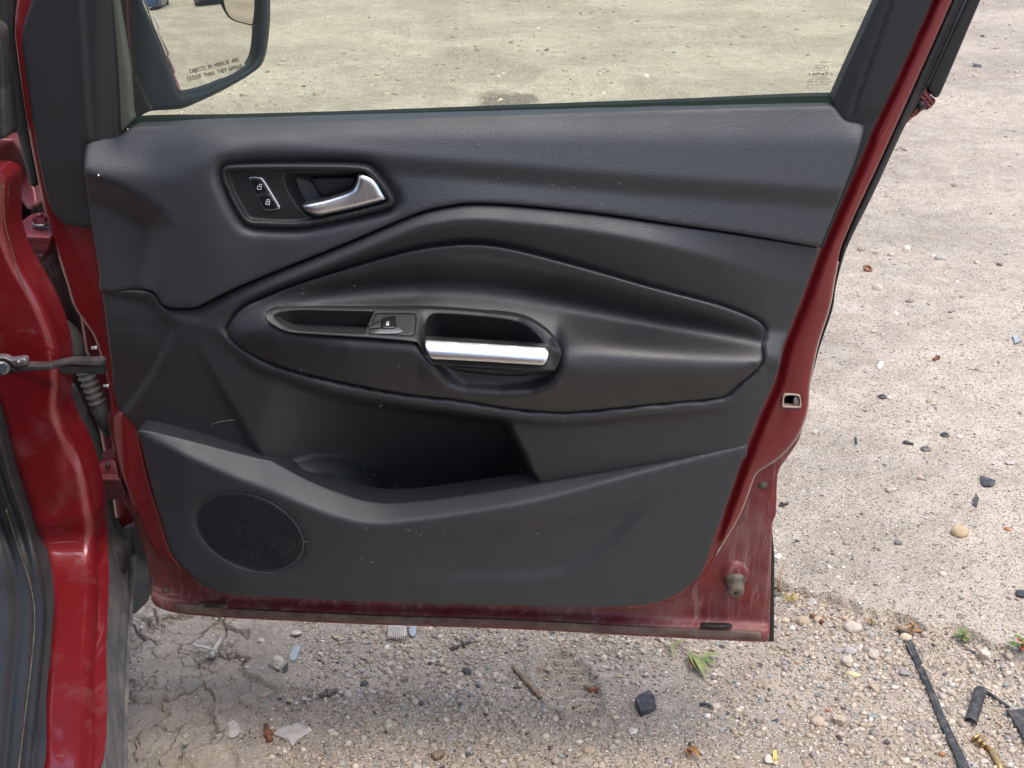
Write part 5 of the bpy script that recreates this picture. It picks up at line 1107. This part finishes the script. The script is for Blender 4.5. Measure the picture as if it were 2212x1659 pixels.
# bolts and clips
rod('rusty_bolt', 'rusty flanged bolt standing out of the mud beside the torn grey sheet', 'bolt', (575, 1568), (583, 1600), 5.5, M['rust'], ((0.6, 1.9, 0.9, 20), (0.95, 1.35, 1.6, 6)))
rod('rusty_bolt', 'small rusty bolt lying in the boot print', 'bolt', (1270, 1499), (1290, 1491), 4.5, M['rust'], ((0.92, 1.8, 0.9, 6),))
rod('rusty_bolt', 'long rusty stud lying between stones at the slab edge', 'bolt', (1752, 1330), (1778, 1345), 5.0, M['rust'], ((0.2, 1.3, 1.4, 6),))
rod('dirty_bolt', 'dirt-covered bolt at the tip of the long black strip', 'bolt', (1935, 1356), (1975, 1368), 5.5, M['wood'], ((0.1, 1.5, 1.2, 6), (0.85, 1.25, 1.0, 14)))
rod('collar_bolt', 'long grey bolt with a collar lying under the door edge', 'bolt', (972, 1402), (1032, 1378), 4.0, M['oldsteel'], ((0.45, 2.2, 0.8, 20), (0.98, 2.0, 1.2, 6)))
rod('fir_clip', 'grey plastic fir clip with a square collar in the gravel', 'clip', (690, 1503), (728, 1491), 5.0, M['oldsteel'], ((0.5, 1.9, 1.4, 16),))
rod('push_clip', 'pale plastic push clip with a thin curved head on the cracked mud', 'clip', (458, 1418), (478, 1378), 4.0, M['paleplastic'], ((0.12, 2.4, 0.6, 18), (0.0, 1.5, 2.2, 14)))
plate('plastic_sliver', 'thin pale curved sliver touching the pale push clip', 'plastic sliver', [(416, 1402), (432, 1402), (452, 1407), (470, 1413), (468, 1416), (450, 1412), (430, 1406)], M['paleplastic'], 0.002, 0.006)
rod('brown_plug', 'brown ribbed plastic plug in the gravel at the bottom', 'plug', (936, 1636), (956, 1622), 9.0, M['wood'], ((0.3, 1.12, 0.5, 16), (0.75, 1.12, 0.5, 16)))
plate('grey_sheet', 'torn pale grey sheet lying flat beside the rusty flanged bolt', 'sheet', [(590, 1590, 1), (612, 1574), (630, 1572), (640, 1566, 1), (655, 1572), (668, 1586, 1), (650, 1596), (640, 1605, 1), (632, 1616, 1), (622, 1602)], M['paleplastic'], 0.002, 0.002)
plate('mud_plate', 'light flat flake lying on the cracked mud', 'flake', [(490, 1566), (505, 1556, 1), (518, 1572), (514, 1592), (498, 1598), (488, 1584)], M['paleplastic'], 0.002, 0.002)
rp = empty('ribbed_piece', 'tan ribbed plastic piece poking out from under the door edge', 'plastic piece', ground_at(858, 1366))
pb = plate('backing', '', '', [(836, 1352, 1), (876, 1352, 1), (876, 1378, 1), (838, 1382, 1)], M['paleplastic'], 0.003, 0.004, parent=rp)
for i in range(9):
    a = Vector(ground_at(839 + i * 4.3, 1353, 0.009)); b = Vector(ground_at(839 + i * 4.3, 1380, 0.009)); A0 = rp.location
    mesh_obj('rib', *tube([a - A0, b - A0], 0.0011, 6), M['paleplastic'], rp)
plate('blue_flake', 'blue-grey plastic flake beside the tan ribbed piece', 'plastic flake', [(884, 1352, 1), (900, 1352, 1), (898, 1376), (890, 1380), (884, 1374)], M['bluegrey'], 0.003, 0.004)
plate('blue_flake', 'blue-grey pointed flake behind the pale blocky stone', 'plastic flake', [(626, 1428, 1), (632, 1416), (646, 1407, 1), (650, 1414), (640, 1426)], M['bluegrey'], 0.003, 0.004, 0, 0.008)
plate('dark_flake', 'dark grey pointed flake leaning on the pale blocky stone', 'plastic flake', [(610, 1456, 1), (616, 1446), (624, 1440, 1), (621, 1453)], M['blackbit'], 0.003, 0.004, 0, 0.008)
plate('white_chip', 'white foam chip lying on the slab', 'chip', [(1895, 799), (1898, 790), (1904, 785, 1), (1909, 786, 1), (1907, 794), (1901, 801)], M['whitebit'], 0.006, 0.002)
plate('yellow_bit', 'small yellow plastic bit beside the pale speckled stone', 'plastic piece', [(1668, 1632, 1), (1676, 1629, 1), (1679, 1648, 1), (1669, 1650, 1)], M['yellowbit'], 0.008, 0.002)
disc('rusty_ring', 'rusty bent metal ring on the slab beside the door', 'ring', 1873, 588, 22, M['rust'], 0.45, (0.5, 0.2), 0.35)
rod('brown_bit', 'small brown rusty nut on the slab below the white chip', 'nut', (2017, 776), (2029, 771), 3.5, M['rust'], ((0.7, 1.5, 1.4, 6),))
# brass bracket: ribbed clamp and curved tail
bb = empty('brass_bracket', 'bent brass-coloured metal bracket lying by the half-tube piece', 'bracket', ground_at(2120, 1605)); A0 = bb.location
mesh_obj('tail', *tube([Vector(ground_at(x, y, 0.006)) - A0 for x, y in ((2128, 1612), (2142, 1620), (2150, 1634), (2158, 1650), (2170, 1690))], [0.004, 0.0045, 0.005, 0.005, 0.005], 8), M['brass'], bb)
for i, (x, y, w) in enumerate(((2108, 1594, 22), (2116, 1600, 24), (2124, 1606, 20))):
    p = Vector(ground_at(x, y, 0.008)) - A0; mesh_obj('clamp_band', *boxm(p, (w * 0.00075, 0.005, 0.014), Matrix.Rotation(0.6 + 0.2 * i, 3, 'Z') @ Matrix.Rotation(0.4, 3, 'X'), 0.0015), M['brass'], bb)
# sticks and leaves
rod('stick', 'short brown stick lying beside the boot print', 'stick', (1108, 1438), (1168, 1504), 5.0, M['wood'])
rod('straw', 'thin pale straw lying by the pale blocky stone', 'straw', (582, 1462), (622, 1444), 1.2, M['paleplastic'])
def leaf(parent, base, tip, wpx, mat_, up=0.01, fold=0.25, name='leaf', A0=None):
    a = Vector(ground_at(*base, up=up)); b = Vector(ground_at(*tip, up=up * 0.5)); d = b - a; sd = d.cross(Vector((0, 0, 1))).normalized(); w = wpx * scale_at(*base) * 0.5
    P = []
    for t in np.linspace(0, 1, 9):
        hw = w * (math.sin(math.pi * min(1, t * 0.92 + 0.06)) ** 0.8); c = a + d * t + Vector((0, 0, d.length * 0.12 * math.sin(math.pi * t)))
        P.append([c + sd * hw * k + Vector((0, 0, abs(k) * hw * fold)) - (A0 or Vector()) for k in (-1, -0.5, 0, 0.5, 1)])
    V, Fc = grid(P); return mesh_obj(name, V, Fc, mat_, parent)
tw = empty('leafy_twig', 'wilted green leafy twig lying under the door edge', 'twig', ground_at(1490, 1415)); A0 = tw.location
mesh_obj('stem', *tube([Vector(ground_at(x, y, 0.008)) - A0 for x, y in ((1440, 1372), (1462, 1388), (1478, 1402), (1492, 1412), (1515, 1424))], [0.0014, 0.0014, 0.0013, 0.0012, 0.001], 6), M['wood'], tw)
for b_, t_, w_, m_ in (((1488, 1408), (1508, 1450), 17, 'leaf'), ((1494, 1412), (1524, 1464), 15, 'leaf'), ((1512, 1420), (1556, 1416), 13, 'leaf'), ((1512, 1424), (1546, 1436), 11, 'leaf2'), ((1508, 1424), (1532, 1450), 10, 'leaf'), ((1452, 1386), (1455, 1418), 9, 'leaf'), ((1490, 1410), (1494, 1446), 9, 'dryleaf'), ((1515, 1424), (1538, 1426), 8, 'leaf2'), ((1462, 1388), (1482, 1384), 8, 'leaf')):
    leaf(tw, b_, t_, w_, M[m_], 0.012, A0=A0)
dl = empty('dry_leaf', 'curled dry brown leaf lying in the dirt', 'leaf', ground_at(1497, 1634)); A0 = dl.location
leaf(dl, (1484, 1622), (1512, 1638), 18, M['dryleaf'], 0.010, 1.2, 'blade', A0); leaf(dl, (1482, 1618), (1492, 1640), 12, M['dryleaf'], 0.008, 0.9, 'blade', A0)
def sprout(label, x, y, n, s, mats, seed):
    r = random.Random(seed); o = empty('weed_sprout', label, 'weed', ground_at(x, y)); A0 = o.location
    V, Fc = tube([Vector((0, 0, -0.004)), Vector((0.002, 0.0, 0.012 * s)), Vector((0.001, 0.002, 0.024 * s))], 0.0014, 6); mesh_obj('stem', V, Fc, M['leaf2'], o)
    for i in range(n):
        a = i * 2.4 + r.uniform(-0.3, 0.3); z0 = 0.006 + 0.020 * s * i / n; L = (0.020 - 0.008 * i / n) * s * r.uniform(0.8, 1.2); d = Vector((math.cos(a), math.sin(a), 0.35 + 0.3 * i / n)).normalized(); sd = Vector((-math.sin(a), math.cos(a), 0)); P = []
        for t in np.linspace(0, 1, 7):
            hw = L * 0.27 * math.sin(math.pi * min(1, t * 0.94 + 0.05)); P.append([Vector((0, 0, z0)) + d * L * t - Vector((0, 0, L * 0.25 * t * t)) + sd * hw * k + Vector((0, 0, abs(k) * hw * 0.3)) for k in (-1, 0, 1)])
        V, Fc = grid(P); mesh_obj('leaf', V, Fc, M[mats[i % len(mats)]], o)
    return o
sprout('small green weed growing at the slab edge with bright rounded leaves', 2076, 1388, 9, 1.0, ['leaf2', 'leaf2', 'leaf'], 3)
sprout('green weed with one red leaf at the slab edge beside the speckled square stone', 2202, 1408, 10, 1.15, ['leaf2', 'leaf2', 'redleaf', 'dryleaf'], 5)
sprout('dried brown weed at the slab edge above the dirt-covered bolt', 1972, 1352, 7, 0.8, ['dryleaf'], 8)
sprout('low reddish weed beside the teal glass lump', 1880, 1352, 5, 0.6, ['leaf2', 'dryleaf', 'redleaf'], 9)
ms = empty('dry_weed', 'straw-coloured weed with yellow tips growing beside the door corner', 'weed', ground_at(1680, 1270)); A0 = ms.location
for (x1, y1, z1) in ((1676, 1252, 0.05), (1694, 1240, 0.06), (1688, 1262, 0.03), (1702, 1268, 0.02)):
    mesh_obj('stalk', *tube([Vector((0, 0, 0)), (Vector(ground_at(x1, y1, 0)) - A0) * 0.4 + Vector((0, 0, z1 * 0.6)), (Vector(ground_at(x1 + 8, y1 + 12, 0)) - A0) * 0.6 + Vector((0, 0, z1))], [0.0011, 0.0009, 0.0006], 5), M['stalk'], ms)
r_ = random.Random(4); V = []; Fc = []
for i in range(60):
    p = Vector(ground_at(1712 + r_.gauss(0, 9), 1274 + r_.gauss(0, 4), 0.003 + abs(r_.gauss(0, 0.005)))) - A0; b = len(V); s = r_.uniform(0.0012, 0.003); a = r_.uniform(0, 6)
    V += [p + Vector((math.cos(a) * s, math.sin(a) * s, 0)), p + Vector((math.cos(a + 2.1) * s, math.sin(a + 2.1) * s, s)), p + Vector((math.cos(a + 4.2) * s, math.sin(a + 4.2) * s, -s * 0.4))]; Fc.append((b, b + 1, b + 2))
mesh_obj('moss_tuft', V, Fc, M['moss'], ms, False)

# pebbles and crumbs that only their place tells apart
def crowd(n, name, cat, label, group, cols, sizes, regions, ang, flat, rough=0.85, kinds=5, matl=None):
    rg = random.Random(hash(name) % 1000 if False else len(label)); meshes = []
    for k in range(kinds):
        for c in cols:
            me = rock_mesh(name, 1.0, 900 + k * 13 + len(label), ang, flat, 0.8) if False else None
            V0, F0 = ICO2; r = np.random.default_rng(900 + 17 * k + len(label)); V = V0.copy()
            for _ in range(int(6 + 8 * ang)):
                d = r.normal(size=3); d /= np.linalg.norm(d); cc = r.uniform(0.42, 0.9); s = V @ d; V = V - np.outer(np.maximum(s - cc, 0) * 0.95, d)
            V = V * np.array((1, r.uniform(0.65, 0.95), flat)); me = fast_mesh(name, V, F0, matl or smat(c, rough), ang < 0.5); meshes.append(me)
    tot = sum(w for _, w in regions)
    for i in range(n):
        u = rg.uniform(0, tot); 
        for (x0, y0, x1, y1), w in regions:
            if u < w: break
            u -= w
        x, y = rg.uniform(x0, x1), rg.uniform(y0, y1); R = rg.uniform(*sizes) ** 1.0 * 0.5 * 0.00077 * (0.75 + 0.5 * rg.random())
        o = bpy.data.objects.new(name, rg.choice(meshes)); X, Y, Z = ground_at(x, y); o.location = (X, Y, Z + R * flat * 0.4); o.scale = (R, R, R); o.rotation_euler = (rg.uniform(-0.3, 0.3), rg.uniform(-0.3, 0.3), rg.uniform(0, 6.28))
        tag(link(o), label, cat, group)
DIRT = [((480, 1370, 1000, 1655), 1.0), ((1000, 1390, 1500, 1655), 1.0), ((1500, 1400, 1920, 1655), 2.2), ((1680, 1310, 1920, 1420), 1.0), ((2060, 1440, 2205, 1655), 0.6)]
SLABR = [((1760, 880, 2205, 1270), 1.0), ((1820, 500, 2205, 880), 0.4)]
crowd(60, 'pebble', 'pebble', 'loose buff tan pebble lying in the dirt in front of the slab', 'tan pebbles in the dirt', [TAN, (0.40, 0.33, 0.25)], (9, 22), DIRT, 0.6, 0.6)
crowd(50, 'pebble', 'pebble', 'loose cream pebble lying in the dirt in front of the slab', 'cream pebbles in the dirt', [CREAM, (0.52, 0.45, 0.36)], (8, 19), DIRT, 0.55, 0.6)
crowd(35, 'pebble', 'pebble', 'loose mottled pale brown pebble lying in the dirt in front of the slab', 'pale brown pebbles in the dirt', [(0.36, 0.29, 0.21), (0.46, 0.41, 0.35)], (9, 20), DIRT, 0.8, 0.55)
crowd(35, 'pebble', 'pebble', 'loose light grey pebble lying in the dirt in front of the slab', 'light grey pebbles in the dirt', [(0.42, 0.40, 0.385)], (8, 18), DIRT, 0.65, 0.6)
crowd(25, 'pebble', 'pebble', 'loose dark grey pebble lying in the dirt in front of the slab', 'dark grey pebbles in the dirt', [(0.24, 0.23, 0.225)], (8, 16), DIRT, 0.7, 0.6)
crowd(55, 'glass_crumb', 'glass', 'small teal crumb of broken window glass lying in the dirt', 'teal glass crumbs', [(0.3, 0.5, 0.48)], (8, 15), DIRT, 0.9, 0.55, 0.2, 4, M['tealglass'])
crowd(45, 'plastic_crumb', 'crumb', 'small black crumb of plastic lying in the dirt', 'black plastic crumbs', [DARK], (6, 12), DIRT, 0.8, 0.5, 0.6, 4, M['blackbit'])
crowd(25, 'pebble', 'pebble', 'small pale stone lying loose on the concrete slab', 'pale stones on the slab', [PALE, (0.58, 0.53, 0.46)], (7, 15), SLABR, 0.7, 0.6)
crowd(15, 'pebble', 'pebble', 'small grey stone lying loose on the concrete slab', 'grey stones on the slab', [GREY], (7, 14), SLABR, 0.7, 0.6)

# ------------------------------------------------------------------ vehicles out on the yard, seen in the door mirror
M['tyre'] = mat('tyre_rubber', (0.02, 0.02, 0.02), 0.8); M['rim'] = mat('alloy_rim', (0.35, 0.35, 0.36), 0.35, 0.9)
def parked(name, label, cat, loc, rz, col, L=4.5, H=1.5, cab=(0.30, 0.85)):
    root = empty(name, label, cat, loc, rz); paint = mat(name + '_paint', col, 0.35, 0.1, 0.8, coatr=0.08); W = 0.9; hb = 0.62 * H
    def sect(y, w, z0, z1): return [(-w * 0.94, y, z0), (-w, y, z0 + 0.18), (-w, y, z1 - 0.14), (-w * 0.9, y, z1), (0, y, z1 + 0.03), (w * 0.9, y, z1), (w, y, z1 - 0.14), (w, y, z0 + 0.18), (w * 0.94, y, z0)]
    ys = [(-0.5, 0.80, 0.30, 0.72 * hb), (-0.485, 0.92, 0.24, 0.80 * hb), (-0.40, 1, 0.22, 0.90 * hb), (-0.2, 1, 0.22, hb), (0.3, 1, 0.22, hb), (0.45, 1, 0.24, 0.98 * hb), (0.495, 0.92, 0.30, 0.92 * hb), (0.5, 0.8, 0.40, 0.80 * hb)]
    V, Fc = grid([sect(t * L, W * k, z0, z1) for t, k, z0, z1 in ys]); n = len(V); Fc = list(Fc) + [tuple(range(8, -1, -1)), tuple(range(n - 9, n))]; mesh_obj('bodywork', V, Fc, paint, root)
    c0, c1 = (cab[0] - 0.5) * L, (cab[1] - 0.5) * L
    def cs(y, k, z): return [(-W * 0.93 * k, y, hb - 0.02), (-W * 0.74 * k, y, z), (0, y, z + 0.03), (W * 0.74 * k, y, z), (W * 0.93 * k, y, hb - 0.02)]
    mesh_obj('cabin_glass', *grid([cs(c0 - 0.35, 1, hb), cs(c0 + 0.2, 1, H - 0.04), cs(c1 - 0.3, 1, H - 0.04), cs(c1 + 0.1, 1, hb)]), M['carglass'], root)
    mesh_obj('roof', *grid([[(-W * 0.74, y, z), (0, y, z + 0.05), (W * 0.74, y, z)] for y, z in ((c0 + 0.15, H - 0.05), (c0 + 0.5, H), (c1 - 0.5, H), (c1 - 0.25, H - 0.05))]), paint, root)
    for sx in (-1, 1):
        for ty in (-0.31, 0.30):
            c = Vector((sx * W * 0.93, ty * L, 0.33)); ax = Vector((sx, 0, 0))
            w = mesh_obj('wheel', *tube([c - ax * 0.14, c - ax * 0.12, c + ax * 0.07, c + ax * 0.09], [0.29, 0.33, 0.33, 0.28], 24), M['tyre'], root)
            mesh_obj('rim', *tube([c + ax * 0.085, c + ax * 0.10], [0.21, 0.17], 16), M['rim'], w)
    for sx in (-1, 1): mesh_obj('headlight', *boxm((sx * 0.62 * W, -0.492 * L, 0.66 * hb), (0.30, 0.06, 0.13), None, 0.03), M['zinc'], root)
    return root
parked('parked_pickup', 'black car parked far out on the yard, reflected at the top of the door mirror', 'car', (11.5, 6.0, gh(11.5, 6.0)), rad(-76), (0.012, 0.012, 0.014), 4.8, 1.65)
parked('parked_truck', 'blue van parked far out on the yard, reflected at the edge of the door mirror', 'van', (14.5, 2.3, gh(14.5, 2.3)), rad(-72), (0.02, 0.06, 0.16), 5.2, 2.1, (0.2, 0.95))
